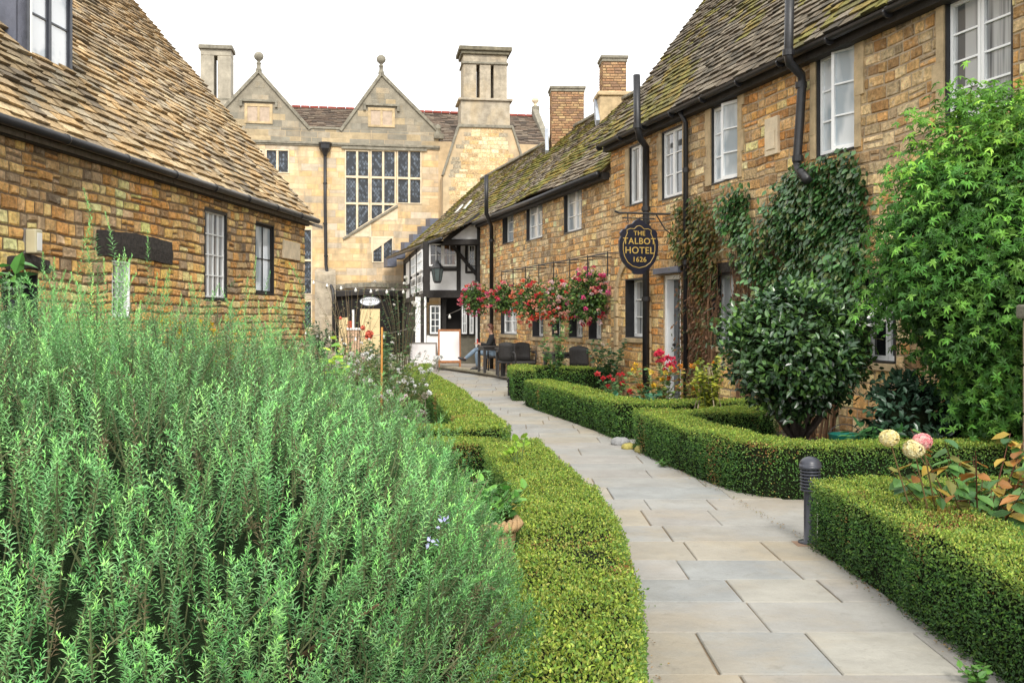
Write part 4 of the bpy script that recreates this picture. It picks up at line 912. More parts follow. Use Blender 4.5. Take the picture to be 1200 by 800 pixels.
# ================================================================== SIGN
def hotel_sign():
    uw, _ = FR.at(795, 250); base = FR.world(uw, 0, 0); o = empty('hanging_sign', 'black shield shaped pub sign with gold lettering hung from an iron bracket', 'sign', (base.x, base.y, 2.9), R(14))
    s = .7/46                                     # local metres per photo pixel; x left is negative (out from the wall)
    cx = -.76
    def sp(x, y): return (cx + (x-748)*s, (290.5-y)*s)
    # outline traced from the board
    half = [(748,258.5),(753,260.5),(756,264),(759,265),(762,266),(764,270),(768,271),(771,275),(770,279),(772,284),(772,292),(771,300),(768,308),(762,315),(756,319),(754,322.5),(748,323)]
    poly = [sp(x,y) for x,y in half] + [sp(1496-x,y) for x,y in reversed(half[1:-1])]
    k = MB(); k.prism(poly[::-1], -.035, .035); b = k.build('board', M_NAVY, o, bevel=.006)
    inner = [(748,266.5),(751,267.5),(754,270.5),(759,270),(763,272),(762.6,275.5),(765,281),(767.5,288),(767.5,295),(766,302),(762,309),(756,313.5),(748,315.5)]
    ring = [sp(x,y) for x,y in inner] + [sp(1496-x,y) for x,y in reversed(inner[:-1])]
    k = MB(); k.tube([(x,-.037,z) for x,z in ring], .0065, 6); k.build('gold_line', M_GOLD, b)
    for txt, y, sz, ln in (('THE',275.7,.115,'t'),('TALBOT',284.8,.155,'a'),('HOTEL',295.5,.165,'b'),('1626',306,.125,'c')):
        cu = bpy.data.curves.new('lettering','FONT'); cu.body = txt; cu.size = sz; cu.align_x = 'CENTER'; cu.align_y = 'CENTER'; cu.extrude = .004; cu.space_character = 1.08; cu.offset = .001
        t = bpy.data.objects.new('tmp', cu); COL.objects.link(t); bpy.context.view_layer.update()
        me = bpy.data.meshes.new_from_object(t.evaluated_get(bpy.context.evaluated_depsgraph_get())); bpy.data.objects.remove(t)
        lo = bpy.data.objects.new('lettering', me); me.materials.clear(); me.materials.append(M_GOLD); COL.objects.link(lo); lo.parent = b
        p = sp(748.3,y); lo.location = (p[0], -.04, p[1]); lo.rotation_euler = (R(90),0,0); lo.scale = (1.0,1,1)
    k = MB(); zb = (290.5-252)*s
    k.tube([(0.02,0,zb),(-1.13,0,zb)], .018, 8); k.tube([(-1.13,0,zb),(-1.2,0,zb+.03)], .02, 8); k.tube([(0,0,zb-.45),(-.25,0,zb-.28),(-.42,0,zb-.02)], .012, 6); k.box((-.01,-.04,zb-.5),(.015,.04,zb+.12))
    k.build('bracket', M_IRON, o)
    k = MB(); 
    for dx in (-.2,.2): k.tube([(cx+dx,0,zb),(cx+dx,0,zb-.14)], .010, 6); k.tube([(cx+dx+.02*math.cos(a),0.02*0,zb-.15+.025*math.sin(a)) for a in np.linspace(0,6.28,12)], .006, 5)
    k.tube([(cx-.3,0,zb-.09),(cx+.3,0,zb-.09)], .012, 6)
    k.build('hanger', M_IRON, o)
hotel_sign()

# ================================================================== FURNITURE, BOARDS, PERSON
def a_board():
    o = empty('sandwich_board', 'blank white menu board in an orange wooden A frame on the terrace', 'sandwich board', (-1.97,32.2,.13), R(6))
    for s, y in ((1,-.22),(-1,.22)):
        k = MB()
        for x in (-.33,.33): k.beam((x,y,0),(x,y*.1,1.18),.05,.04,(0,-1,0))
        k.beam((-.33,y*.85,.17),(.33,y*.85,.17),.07,.035,(0,-1,0)); k.beam((-.33,y*.1-.0,1.15),(.33,y*.1,1.15),.06,.035,(0,-1,0)); f = k.build('frame', M_WOOD, o, bevel=.004)
        k = MB(); a = Vector((0,y*.84,.2)); b = Vector((0,y*.12,1.12)); k.add([(-.305,a.y,a.z),(.305,a.y,a.z),(.305,b.y,b.z),(-.305,b.y,b.z)], [(0,1,2,3)]); k.build('board', M_BOARD, f)
a_board()
def white_board():
    o = empty('menu_board', 'low white notice board in a grey frame beside the far box hedge', 'notice board', (-2.72,31.2,0), R(-6))
    k = MB(); k.box((-.44,-.02,.1),(-.40,.02,.92)); k.box((.40,-.02,.1),(.44,.02,.92)); k.box((-.40,-.02,.88),(.40,.02,.92)); k.box((-.40,-.02,.2),(.40,.02,.24)); k.beam((-.42,.0,.9),(-.42,.4,0),.03,.03); k.beam((.42,.0,.9),(.42,.4,0),.03,.03)
    k.box((-.44,-.02,0),(-.40,.02,.1)); k.box((.40,-.02,0),(.44,.02,.1)); k.build('frame', M_WOODG, o)
    k = MB(); k.box((-.40,-.01,.24),(.40,.01,.88)); k.build('panel', M_BOARD, o)
white_board()
GC = 'dark rattan terrace seats along the cottage wall'
def chair(x, y, rz, label):
    o = empty('rattan_chair', label, 'chair', (x,y,.13), R(rz), GC)
    k = MB(); n = 8     # seat and curved back, front of the chair is -y
    k.box((-.26,-.25,.36),(.26,.24,.43)); k.build('seat', M_RATTAN, o, bevel=.02)
    k = MB(); 
    vs = []
    for j in range(5):
        for i in range(n+1):
            a = (i/n-.5)*1.5; z = .43+.48*j/4; vs.append((.29*math.sin(a)*1.05, .24+.05*j/4-.13*(1-math.cos(a))*1.4, z - (.05*(abs(i-n/2)/(n/2))**2 if j == 4 else 0)))
    k.add(vs, [(j*(n+1)+i, j*(n+1)+i+1, (j+1)*(n+1)+i+1, (j+1)*(n+1)+i) for j in range(4) for i in range(n)]); b = k.build('backrest', M_RATTAN, o, smooth=True); sd = b.modifiers.new('s','SOLIDIFY'); sd.thickness = .03
    for s in (-1,1):
        k = MB(); k.tube([(s*.25,-.23,.36),(s*.27,-.24,.62),(s*.28,-.12,.66),(s*.27,.2,.64)], .02, 8); k.build('armrest', M_RATTAN, o, smooth=True)
        for t in (-1,1): k = MB(); k.beam((s*.23,t*.21,.37),(s*.24,t*.23,0),.04,.04,(0,1,0)); k.build('leg', M_RATTAN, o)
    return o
def table(x, y, rz, label, lx=.8, ly=.8):
    o = empty('terrace_table', label, 'table', (x,y,.13), R(rz), 'dark square terrace tables')
    k = MB(); k.box((-lx/2,-ly/2,.70),(lx/2,ly/2,.74)); k.box((-lx/2+.04,-ly/2+.04,.62),(lx/2-.04,ly/2-.04,.70)); k.build('tabletop', M_RATTAN, o, bevel=.008)
    for a in (-1,1):
        for b in (-1,1): k = MB(); k.box((a*(lx/2-.06)-.035,b*(ly/2-.06)-.035,0),(a*(lx/2-.06)+.035,b*(ly/2-.06)+.035,.62)); k.build('leg', M_RATTAN, o)
    return o
table(-.52,28.9,15,'dark square table nearest the seated person, at the far left of the seating'); table(.02,27.2,15,'dark square table in the middle of the terrace seating'); table(1.18,23.2,15,'dark square table half hidden behind the leafy rose bushes')
chair(.06,28.5,-80,'rattan chair with its back to the wall beside the table nearest the seated person'); chair(-.08,26.55,170,'rattan chair at the near side of the middle terrace table, facing away')
chair(.52,27.0,-75,'rattan chair against the wall right of the middle terrace table'); chair(.30,26.0,12,'nearest rattan chair left of the tall rose bush')
chair(1.28,24.6,-10,'rattan chair facing the garden alone under the pink flower basket'); chair(1.55,22.65,160,'dark rattan chair partly hidden by the leafy rose below the last basket')

def skinned(name, pts, edges, rad, m, par, sub=2, root=0):
    me = bpy.data.meshes.new(name); me.from_pydata([tuple(p) for p in pts], edges, []); o = bpy.data.objects.new(name, me); COL.objects.link(o); o.parent = par
    sk = o.modifiers.new('skin','SKIN'); sk.use_smooth_shade = True
    for i, r in enumerate(rad):
        v = me.skin_vertices[0].data[i]; v.radius = (r, r) if not hasattr(r,'__len__') else r; v.use_root = (i == root)
    sb = o.modifiers.new('sub','SUBSURF'); sb.levels = sub; sb.render_levels = sub; me.materials.append(m); return o
def person():
    # sits on a chair with back to the wall, facing -x, one ankle crossed over the other knee, feet forward
    o = empty('person', 'person in a black jumper and jeans sitting cross legged at the table reading', 'person', (-.60,30.1,.13), R(8))
    skin = mat('skin', (.45,.26,.18), var=(10,.1), rough=.55); denim = mat('faded_denim', (.16,.22,.29), var=(8,.25), rough=.9); jum = mat('black_knit', (.012,.013,.015), var=(20,.3), rough=.95); hair = mat('auburn_hair', (.09,.028,.014), var=(30,.4), rough=.6); shoe = mat('dark_shoe', (.02,.02,.025), rough=.5)
    p = {'pel':(0,0,.50),'wa':(.03,0,.68),'ch':(.02,0,.90),'nk':(-.01,0,1.05),'nk2':(-.03,0,1.11),'hd':(-.05,0,1.18),'hd2':(-.055,0,1.25),
         'sl':(.02,-.17,.99),'el':(-.10,-.23,.74),'wl':(-.34,-.10,.76),'sr':(.02,.17,.99),'er':(-.10,.23,.74),'wr':(-.34,.10,.78),
         'hl':(-.02,-.10,.49),'kl':(-.46,-.12,.52),'al':(-.42,-.10,.10),'fl':(-.58,-.10,.045),'hr':(-.02,.10,.50),'kr':(-.42,.06,.64),'ar':(-.80,-.02,.33),'fr':(-.93,-.03,.36)}
    names = list(p); E = [('pel','wa'),('wa','ch'),('ch','nk'),('nk','nk2'),('nk2','hd'),('hd','hd2'),('ch','sl'),('sl','el'),('el','wl'),('ch','sr'),('sr','er'),('er','wr'),('pel','hl'),('hl','kl'),('kl','al'),('al','fl'),('pel','hr'),('hr','kr'),('kr','ar'),('ar','fr')]
    r = dict(pel=.12,wa=.115,ch=.125,nk=.06,nk2=.052,hd=.085,hd2=.085,sl=.06,el=.042,wl=.028,sr=.06,er=.042,wr=.028,hl=.085,kl=.058,al=.038,fl=.034,hr=.085,kr=.058,ar=.038,fr=.034)
    pts = [p[n] for n in names]; ed = [(names.index(a),names.index(b)) for a,b in E]; rad = [r[n] for n in names]
    # hands: palm and five fingers each
    for wn, sgn in (('wl',-1),('wr',1)):
        w = Vector(p[wn]); pi = len(pts); pts.append(tuple(w+Vector((-.07,-sgn*.02,.015)))); rad.append(.026); ed.append((names.index(wn), pi)); pc = Vector(pts[pi])
        for f in range(5):
            if f == 4: a = pc+Vector((.015,-sgn*.03,.02)); b = a+Vector((-.03,-sgn*.015,.02)); c = b+Vector((-.02,.0,.01))
            else:
                yy = (f-1.5)*.019; ln = (.036,.042,.039,.03)[f]; a = pc+Vector((-.03,yy,0)); b = a+Vector((-ln,yy*.1,.004)); c = b+Vector((-ln*.6,0,-.02))
            i0 = len(pts); pts += [tuple(a),tuple(b),tuple(c)]; rad += [.010,.009,.008]; ed += [(pi,i0),(i0,i0+1),(i0+1,i0+2)]
    skinned('body', pts, ed, rad, skin, o)
    def sub(nm, ns, es, mul, m, rt): skinned(nm, [p[n] for n in ns], [(ns.index(a),ns.index(b)) for a,b in es], [r[n]*mul+.012 for n in ns], m, o, root=ns.index(rt))
    sub('jumper', ['pel','wa','ch','nk','sl','el','wl','sr','er','wr'], [('pel','wa'),('wa','ch'),('ch','nk'),('ch','sl'),('sl','el'),('el','wl'),('ch','sr'),('sr','er'),('er','wr')], 1.08, jum, 'pel')
    sub('jeans', ['pel','hl','kl','al','hr','kr','ar'], [('pel','hl'),('hl','kl'),('kl','al'),('pel','hr'),('hr','kr'),('kr','ar')], 1.06, denim, 'pel')
    for a, b in (('al','fl'),('ar','fr')):
        A = Vector(p[a]); B = Vector(p[b]); k = MB(); d = (B-A).normalized(); k.tube([A-d*.05-Vector((0,0,.02)), A-Vector((0,0,.015)), A.lerp(B,.6)-Vector((0,0,.01)), B, B+d*.07], [.03,.05,.048,.042,.015], 10); k.build('shoe', shoe, o, smooth=True)
    H = Vector(p['hd2'])
    k = MB(); N_ = 12
    vs = []
    for j in range(8):
        ph = math.pi*(.02+.62*j/7)
        for i in range(16):
            th = 2*math.pi*i/16; rr = .108; x = rr*math.sin(ph)*math.cos(th)*1.05; y = rr*math.sin(ph)*math.sin(th)*.95; z = rr*math.cos(ph)*1.15
            if x < -.03 and z < .045: x, z = -.03-.02*abs(y)/.1, max(z, .045)
            vs.append((H.x+.012+x, H.y+y, H.z+.0+z))
    k.add(vs, [(j*16+i, j*16+(i+1)%16, (j+1)*16+(i+1)%16, (j+1)*16+i) for j in range(7) for i in range(16)]); k.build('hair', hair, o, smooth=True)
    k = MB(); k.tube([H+Vector((-.085,0,-.005)),H+Vector((-.118,0,-.045)),H+Vector((-.095,0,-.055))], [.008,.016,.010], 8)
    for s in (-1,1):
        k.lathe([(0,-.022),(.012,-.015),(.014,.01),(0,.024)], (H.x-.0, H.y+s*.092, H.z-.03), 8)
    k.build('nose_and_ears', skin, o, smooth=True)
    k = MB()
    for s in (-1,1): k.lathe([(0,-.009),(.009,0),(0,.009)], (H.x-.092, H.y+s*.032, H.z+.0), 8)
    k.build('eye', shoe, o, smooth=True)
    k = MB(); k.tube([H+Vector((-.092,-.025,-.085)),H+Vector((-.099,0,-.083)),H+Vector((-.092,.025,-.085))], .006, 6); k.build('mouth', mat('lips', (.35,.10,.08)), o, smooth=True)
    c = empty('rattan_chair', 'rattan chair on which the person in black is sitting', 'chair', (-.50,30.12,.13), R(-82), GC)
    for ch in [q for q in bpy.data.objects if q.parent and q.parent.name == 'rattan_chair']:
        d = ch.copy(); COL.objects.link(d); d.parent = c
    b = empty('book', 'small red covered book held by the seated person', 'book', o.location + Vector((-.42,-.05,.79)), R(8)); k = MB(); k.box((-.01,-.10,0),(.0,.10,.13)); k.box((-.012,-.10,0),(.012,-.09,.13)); k.build('cover', mat('book_red', (.5,.05,.04)), b, bevel=.003)
person()
def bollard():
    o = empty('bollard_light', 'dark grey dome topped bollard light with ribbed collar beside the path', 'bollard', (2.115,7.26,.024)); g = mat('bollard_grey', (.035,.038,.05), var=(10,.15), rough=.38)
    k = MB(); k.lathe([(.085,0),(.085,.01),(.045,.012),(.045,.36)], n=24); k.build('post', g, o, smooth=True)
    k = MB()
    for i in range(7): z = .37+i*.022; k.lathe([(.045,z-.004),(.070,z),(.074,z+.004),(.070,z+.010),(.05,z+.012)], n=28)
    k.build('louvres', g, o, smooth=True)
    k = MB(); k.lathe([(.045,.36),(.045,.53)], n=20); k.build('diffuser', mat('bollard_lens', (.12,.12,.13), rough=.3), o, smooth=True)
    k = MB(); k.lathe([(.074,.525),(.077,.53),(.077,.55)]+[(.077*math.cos(a),.55+.062*math.sin(a)) for a in np.linspace(0,math.pi/2,8)], n=28); k.build('dome', g, o, smooth=True)
    k = MB(); k.box((-.12,-.11,-.004),(.12,.11,.001)); k.build('base_slab', mat('red_tile', (.26,.16,.10)), o)
bollard()
for (x,y,r,lab) in ((-.03,21.4,.06,'small dark round spotlight on the far hedge corner by the path'),(-.05,10.0,.05,'small dark dome spotlight in the gap between the two left hedges')):
    o = empty('garden_spotlight', lab, 'spotlight', (x,y,.0), 0, 'low garden spotlights'); k = MB(); k.lathe([(r,0),(r,.34)]+[(r*1.25*math.cos(a), .34+r*1.25*math.sin(a)) for a in np.linspace(0,1.57,6)], n=14); k.build('housing', M_NAVY, o, smooth=True); k = MB(); k.lathe([(r*1.28,.30),(r*1.32,.32),(r*1.28,.34)], n=14); k.build('rim', M_IRON, o, smooth=True)
def post():
    o = empty('stone_post', 'weathered sandstone post at the right edge behind the hydrangea', 'post', (4.42,8.6,0)); k = MB(); z = 0
    while z < 1.5: h = random.uniform(.35,.45); k.box((-.09,-.09,z),(.09,.09,z+h-.008)); z += h
    k.build('shaft', mat('pink_sandstone', (.46,.34,.24), var=(5,.3), bump=(16,.02), rough=.9), o, bevel=.014)
    k = MB(); k.box((-.13,-.13,z),(.13,.13,z+.12)); k.build('cap', M_COPE, o, bevel=.02)
post()
def rocks():
    for (x,y,r,lab,c) in ((1.38,12.95,.13,'smooth grey boulder between the two clipped hedges',(.3,.3,.3)),(1.44,12.55,.09,'yellow lichen covered edging stone at the path side',(.42,.36,.10)),(1.56,12.25,.10,'mossy yellow edging stone against the middle hedge',(.38,.33,.10))):
        k = MB(); n, q = 12, 8; vs = []
        for j in range(q+1):
            for i in range(n):
                ph = math.pi*j/q; th = 2*math.pi*i/n; d = Vector((math.sin(ph)*math.cos(th),math.sin(ph)*math.sin(th)*.8,math.cos(ph)*.6)); f = r*(1+.16*float(noise([tuple(d*3)],1,x)[0])); vs.append(tuple(d*f))
        k.add(vs, [(j*n+i,j*n+(i+1)%n,(j+1)*n+(i+1)%n,(j+1)*n+i) for j in range(q) for i in range(n)]); o = k.build('edging_stone', mat('rock%d'%int(x*100), c, var=(9,.4), bump=(20,.02)), smooth=True, loc=(x,y,.05)); tag(o, lab, 'stone', 'loose stones at the path edge')
rocks()
def bin_():
    pass

# ================================================================== FOLIAGE
def leaf_mesh(mb, c, d, n, L, W, col, bend=.15, hexa=False):
    """c base points, d unit direction, n approx normal, L length, W half width"""
    d = d/np.linalg.norm(d,axis=1)[:,None]; s = np.cross(d, n); s /= (np.linalg.norm(s,axis=1)[:,None]+1e-9); n = np.cross(s, d); N = len(c)
    L = np.broadcast_to(L,(N,))[:,None]; W = np.broadcast_to(W,(N,))[:,None]
    if hexa:
        a = c; l1 = c+d*L*.33+s*W; r1 = c+d*L*.33-s*W; l2 = c+d*L*.72+s*W*.72-n*L*bend*.5; r2 = c+d*L*.72-s*W*.72-n*L*bend*.5; t = c+d*L-n*L*bend*1.3; m = c+d*L*.5-n*W*.35-n*L*bend*.2
        v = np.stack([a,l1,l2,t,r2,r1],1).reshape(-1,3); i = np.arange(N)[:,None]*6
        mb.add(v, np.concatenate([i+np.array([[0,1,2,3]]), i+np.array([[0,3,4,5]])]), col=np.repeat(col,6,0))
    else:
        v = np.stack([c, c+d*L*.45+s*W+n*W*.3, c+d*L-n*L*bend, c+d*L*.45-s*W+n*W*.3],1).reshape(-1,3); i = np.arange(N)[:,None]*4
        mb.add(v, i+np.array([[0,1,2,3]]), col=np.repeat(col,4,0))
def rdir(N, up=0.): v = rng.normal(size=(N,3)); v[:,2] += up; return v/np.linalg.norm(v,axis=1)[:,None]

TOPC = [(.27,.38,.05),(.19,.32,.045),(.33,.42,.06),(.13,.24,.04),(.38,.40,.08),(.22,.28,.05)]  # sunlit look of the hedge tops put into these lighter leaf colours
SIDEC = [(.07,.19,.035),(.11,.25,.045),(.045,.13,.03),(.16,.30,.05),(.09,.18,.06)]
def hedge(label, pts, w, h, leaf, dens, z0=0, seed=1, brown=1.0, topc=TOPC):
    runs = pts if isinstance(pts[0], list) else [pts]; org = np.array(runs[0][0], float)
    o = empty('box_hedge', label, 'hedge', (org[0],org[1],z0), 0, 'clipped box hedges around the beds'); m = MB(); core = MB()
    for rn in runs: hedge_run(o, m, core, np.array(rn, float) - org, w, h, leaf, dens, seed, brown, topc)
    core.build('inner_growth', M_CORE, o); m.build('leaves', M_LEAF, o)
def hedge_run(o, m, core, pts, w, h, leaf, dens, seed, brown, topc):
    # resample with smoothing
    seg = np.linalg.norm(np.diff(pts,axis=0),axis=1); S = np.concatenate([[0],np.cumsum(seg)]); Lt = S[-1]
    def pos(s): return np.stack([np.interp(s,S,pts[:,0]), np.interp(s,S,pts[:,1])],-1)
    def tan(s): e = .08; d = pos(np.minimum(s+e,Lt))-pos(np.maximum(s-e,0)); return d/np.linalg.norm(d,axis=-1)[...,None]
    ss = np.linspace(0,Lt,max(4,int(Lt/.15))); C = pos(ss); T = tan(ss); Nn = np.stack([T[:,1],-T[:,0]],1)
    ci = .86; prof = [(-1,0),(-1,.86),(-.8,.955),(.8,.955),(1,.86),(1,0)]; v = []
    for i in range(len(ss)):
        e = .10 if i == 0 else -.10 if i == len(ss)-1 else 0
        for a,b in prof: q = C[i]+Nn[i]*a*w/2*ci + T[i]*e*.4; v.append((q[0],q[1],b*h))
    k = len(prof); b0_ = core.n; core.add(v, [(i*k+j,(i+1)*k+j,(i+1)*k+j+1,i*k+j+1) for i in range(len(ss)-1) for j in range(k-1)]); core.ngons += [[b0_+j for j in range(k)][::-1], [b0_+(len(ss)-1)*k+j for j in range(k)]]
    def emit(p, nrm, top):
        N = len(p); world = p + np.array([o.location.x,o.location.y,0])
        lump = noise(world, 3.2, seed)*.024 + noise(world, 11, seed)*.013 + noise(world,1.3,seed+7)*.015 
        dep = rng.uniform(-.035,.010,N) + (rng.uniform(size=N) < .03)*rng.uniform(0,.03,N); p = p + nrm*(lump+dep)[:,None]
        d = rdir(N) + nrm*.8 + np.array([0,0,.25]); nn = nrm + rdir(N)*.7
        c = pal(TOPC if top else SIDEC, N, .25); 
        pn = noise(world, 2.2, seed+3)+.5*noise(world, 9, seed)+rng.uniform(-.4,.4,N)
        if top:
            zsh = np.zeros(N)
        else:
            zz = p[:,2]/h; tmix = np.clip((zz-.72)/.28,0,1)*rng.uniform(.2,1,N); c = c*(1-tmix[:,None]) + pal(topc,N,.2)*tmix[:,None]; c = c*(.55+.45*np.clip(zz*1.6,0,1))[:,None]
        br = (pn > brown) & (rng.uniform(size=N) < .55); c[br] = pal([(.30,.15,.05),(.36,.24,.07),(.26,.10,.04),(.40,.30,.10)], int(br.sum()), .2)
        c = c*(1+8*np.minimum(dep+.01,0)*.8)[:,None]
        pal_hi = rng.uniform(size=N) < .08; c[pal_hi] *= 1.5
        leaf_mesh(m, p, d, nn, leaf*rng.uniform(.7,1.25,N), leaf*.28*rng.uniform(.8,1.2,N), np.clip(c,0.005,1))
    def frames(s): c = pos(s); t = tan(s); return c, np.stack([t[:,1],-t[:,0]],1), t
    N = int(Lt*w*dens*1.25); s = rng.uniform(0,Lt,N); c,nr,t = frames(s); a = rng.uniform(-1,1,N); drop = np.clip((np.abs(a)-.92)/.08,0,1)**2*.018
    p = np.stack([c[:,0]+nr[:,0]*a*w/2, c[:,1]+nr[:,1]*a*w/2, h-drop],1); nm = np.stack([nr[:,0]*a*.3,nr[:,1]*a*.3,np.ones(N)],1); nm /= np.linalg.norm(nm,axis=1)[:,None]; emit(p,nm,True)
    for sg in (-1,1):
        N = int(Lt*h*dens); s = rng.uniform(0,Lt,N); c,nr,t = frames(s); z = rng.uniform(0.0,1,N)*h; bulge = w/2 - .02*(1-z/h)
        p = np.stack([c[:,0]+nr[:,0]*sg*bulge, c[:,1]+nr[:,1]*sg*bulge, z],1); emit(p, np.stack([nr[:,0]*sg,nr[:,1]*sg,np.full(N,.15)],1), False)
    for se, sg in ((0,-1),(Lt,1)):
        N = int(w*h*dens); c,nr,t = frames(np.full(N,se)); a = rng.uniform(-1,1,N); z = rng.uniform(0,1,N)*h
        p = np.stack([c[:,0]+nr[:,0]*a*w/2+t[:,0]*sg*.02, c[:,1]+nr[:,1]*a*w/2+t[:,1]*sg*.02, z],1); emit(p, np.stack([t[:,0]*sg,t[:,1]*sg,np.full(N,.15)],1), False)
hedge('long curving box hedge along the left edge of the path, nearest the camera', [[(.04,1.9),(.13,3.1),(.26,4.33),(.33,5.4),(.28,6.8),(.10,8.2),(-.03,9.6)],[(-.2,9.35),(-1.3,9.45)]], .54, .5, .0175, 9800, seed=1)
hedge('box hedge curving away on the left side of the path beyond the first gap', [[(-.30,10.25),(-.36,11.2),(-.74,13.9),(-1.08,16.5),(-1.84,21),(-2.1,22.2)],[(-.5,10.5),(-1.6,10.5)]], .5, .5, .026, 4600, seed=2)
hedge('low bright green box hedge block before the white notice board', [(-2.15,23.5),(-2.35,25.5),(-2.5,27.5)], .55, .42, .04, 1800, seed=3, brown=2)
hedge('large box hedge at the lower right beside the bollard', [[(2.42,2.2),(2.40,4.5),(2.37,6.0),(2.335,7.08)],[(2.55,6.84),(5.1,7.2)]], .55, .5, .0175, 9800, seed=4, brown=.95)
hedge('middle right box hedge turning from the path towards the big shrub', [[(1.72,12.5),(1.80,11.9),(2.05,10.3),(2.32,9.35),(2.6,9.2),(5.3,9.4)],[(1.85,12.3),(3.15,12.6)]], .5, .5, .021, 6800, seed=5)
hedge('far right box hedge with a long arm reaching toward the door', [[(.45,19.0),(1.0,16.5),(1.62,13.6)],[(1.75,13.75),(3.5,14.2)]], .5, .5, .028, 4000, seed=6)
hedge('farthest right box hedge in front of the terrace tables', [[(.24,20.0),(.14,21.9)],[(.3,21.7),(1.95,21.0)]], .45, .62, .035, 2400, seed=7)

def rosemary():
    o = empty('rosemary_bush', 'huge grey green rosemary bush filling the lower left', 'shrub', (-1.64,3.75,0))
    Cn = np.array([0,0,.45]); Rr = np.array([1.80,1.85,1.15])
    # inner dark body
    k = MB(); n, q = 40, 24; vs = []
    for j in range(q+1):
        for i in range(n):
            ph = math.pi*j/q; th = 2*math.pi*i/n; d = np.array([math.sin(ph)*math.cos(th),math.sin(ph)*math.sin(th),math.cos(ph)])
            f = .80*(1+.10*float(noise([d*3],1,2)[0])); x = Cn+Rr*d*f; x[2] = max(x[2], .0); vs.append(x)
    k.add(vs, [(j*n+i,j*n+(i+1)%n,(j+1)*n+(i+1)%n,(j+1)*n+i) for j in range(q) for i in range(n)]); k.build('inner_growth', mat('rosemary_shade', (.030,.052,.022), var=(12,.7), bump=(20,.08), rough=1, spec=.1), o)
    S = 10500; d = rdir(S*3); d = d[(d[:,2] > -.35)][:S]; S = len(d); inner = rng.uniform(size=S) < .25
    lump = 1+.07*noise(d*3.2,1,5)+.05*noise(d*8,1,6)
    tipv = Cn + Rr*d*(lump*np.where(inner,.88,1))[:,None]; tipv[:,2] += np.clip(-tipv[:,0],0,1.2)*.10*np.clip(d[:,2],0,1)
    ln_ = np.stack([noise(tipv,1.6,41),noise(tipv,1.6,42),np.zeros(S)],1)*.38; up = d*.50+np.array([0,0,1.0])+rng.normal(size=(S,3))*.22+ln_; up /= np.linalg.norm(up,axis=1)[:,None]
    ln = rng.uniform(.16,.34,S); ext = rng.uniform(-.08,.10,S)*np.clip(.4+d[:,2],0.15,1)
    tall = rng.uniform(size=S) < .05; ext[tall] += rng.uniform(.04,.16,int(tall.sum()))*np.clip(d[tall][:,2],0,1)
    tip = tipv + up*ext[:,None]; base = tip - up*ln[:,None]
    # named leaders rising over the outline
    Ld = [(88,252,3.6),(105,270,3.5),(118,262,3.4),(150,308,3.3),(60,318,3.4),(172,300,3.8),(230,330,3.9),(266,330,4.0),(308,306,4.2),(312,330,4.0),(345,350,4.3),(205,335,3.6),(30,330,3.2),(365,392,4.4),(10,340,3.0),(20,322,3.1),(45,326,3.3),(75,300,3.5),(140,318,3.6),(190,322,3.7),(250,338,4.0),(405,400,4.4),(435,430,4.4),(130,330,3.2),(280,345,4.2),(330,345,4.4)]
    et, eb, eu = [], [], []
    for (x,y,Y) in Ld:
        t = np.array(P(x,y,Y)) - np.array([o.location.x,o.location.y,0])
        for _ in range(8):
            t2 = t + rng.normal(size=3)*np.array([.04,.05,.04]) - (np.array([0,0,.055])*_); u = np.array([rng.normal()*.06,rng.normal()*.06,1]); u /= np.linalg.norm(u); L_ = .55; et.append(t2); eb.append(t2-u*L_); eu.append(u)
    tip = np.concatenate([tip,et]); base = np.concatenate([base,eb]); up = np.concatenate([up,eu]); ln = np.concatenate([ln,np.full(len(et),.55)]); S = len(tip)
    bend = rng.normal(size=(S,3))*.035
    PER = 74
    reps = np.maximum((ln/.30*PER).astype(int), 26); idx = np.repeat(np.arange(S), reps); t = np.concatenate([np.linspace(.12,1,r_) for r_ in reps]) 
    j = np.concatenate([np.arange(r_) for r_ in reps])
    c = base[idx]*(1-t)[:,None] + tip[idx]*t[:,None] + bend[idx]*(4*t*(1-t))[:,None]
    u = up[idx]; a = np.cross(u, np.array([.3,.8,.1])); a /= np.linalg.norm(a,axis=1)[:,None]; b = np.cross(u,a)
    ang = j*2.4 + rng.uniform(0,.5,len(j)); rad = a*np.cos(ang)[:,None] + b*np.sin(ang)[:,None]
    dv = rad*1.0 + u*(.55+1.6*np.clip((t-.8)/.2,0,1))[:,None]
    L_ = rng.uniform(.013,.027,len(j))*(1-.5*np.clip((t-.85)/.15,0,1))
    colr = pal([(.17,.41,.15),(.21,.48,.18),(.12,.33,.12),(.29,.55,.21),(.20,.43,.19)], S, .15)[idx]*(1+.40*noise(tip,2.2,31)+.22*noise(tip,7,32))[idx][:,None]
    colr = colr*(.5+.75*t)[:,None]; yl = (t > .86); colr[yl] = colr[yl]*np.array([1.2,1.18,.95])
    depth = np.clip((c[:,2])/1.1,.15,1); colr = colr*(.25+.85*depth)[:,None]; sv = np.clip((c[:,2]-.9)*.5,0,.25)[:,None]; colr = colr*np.array([.84,.84,.74]); colr = colr*(1-sv)+np.array([.26,.37,.22])*sv; dead = rng.uniform(size=S) < .035; colr[dead[idx]] = np.array([.20,.15,.08])  # needles darken downward: shadow low in the bush put into their colour
    grey = rng.uniform(size=len(j)) < .15; colr[grey] = colr[grey]*.55 + np.array([.28,.36,.24])*.45
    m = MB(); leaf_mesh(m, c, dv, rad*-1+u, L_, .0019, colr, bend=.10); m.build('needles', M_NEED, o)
    st = MB(); 
    v = []; f = []
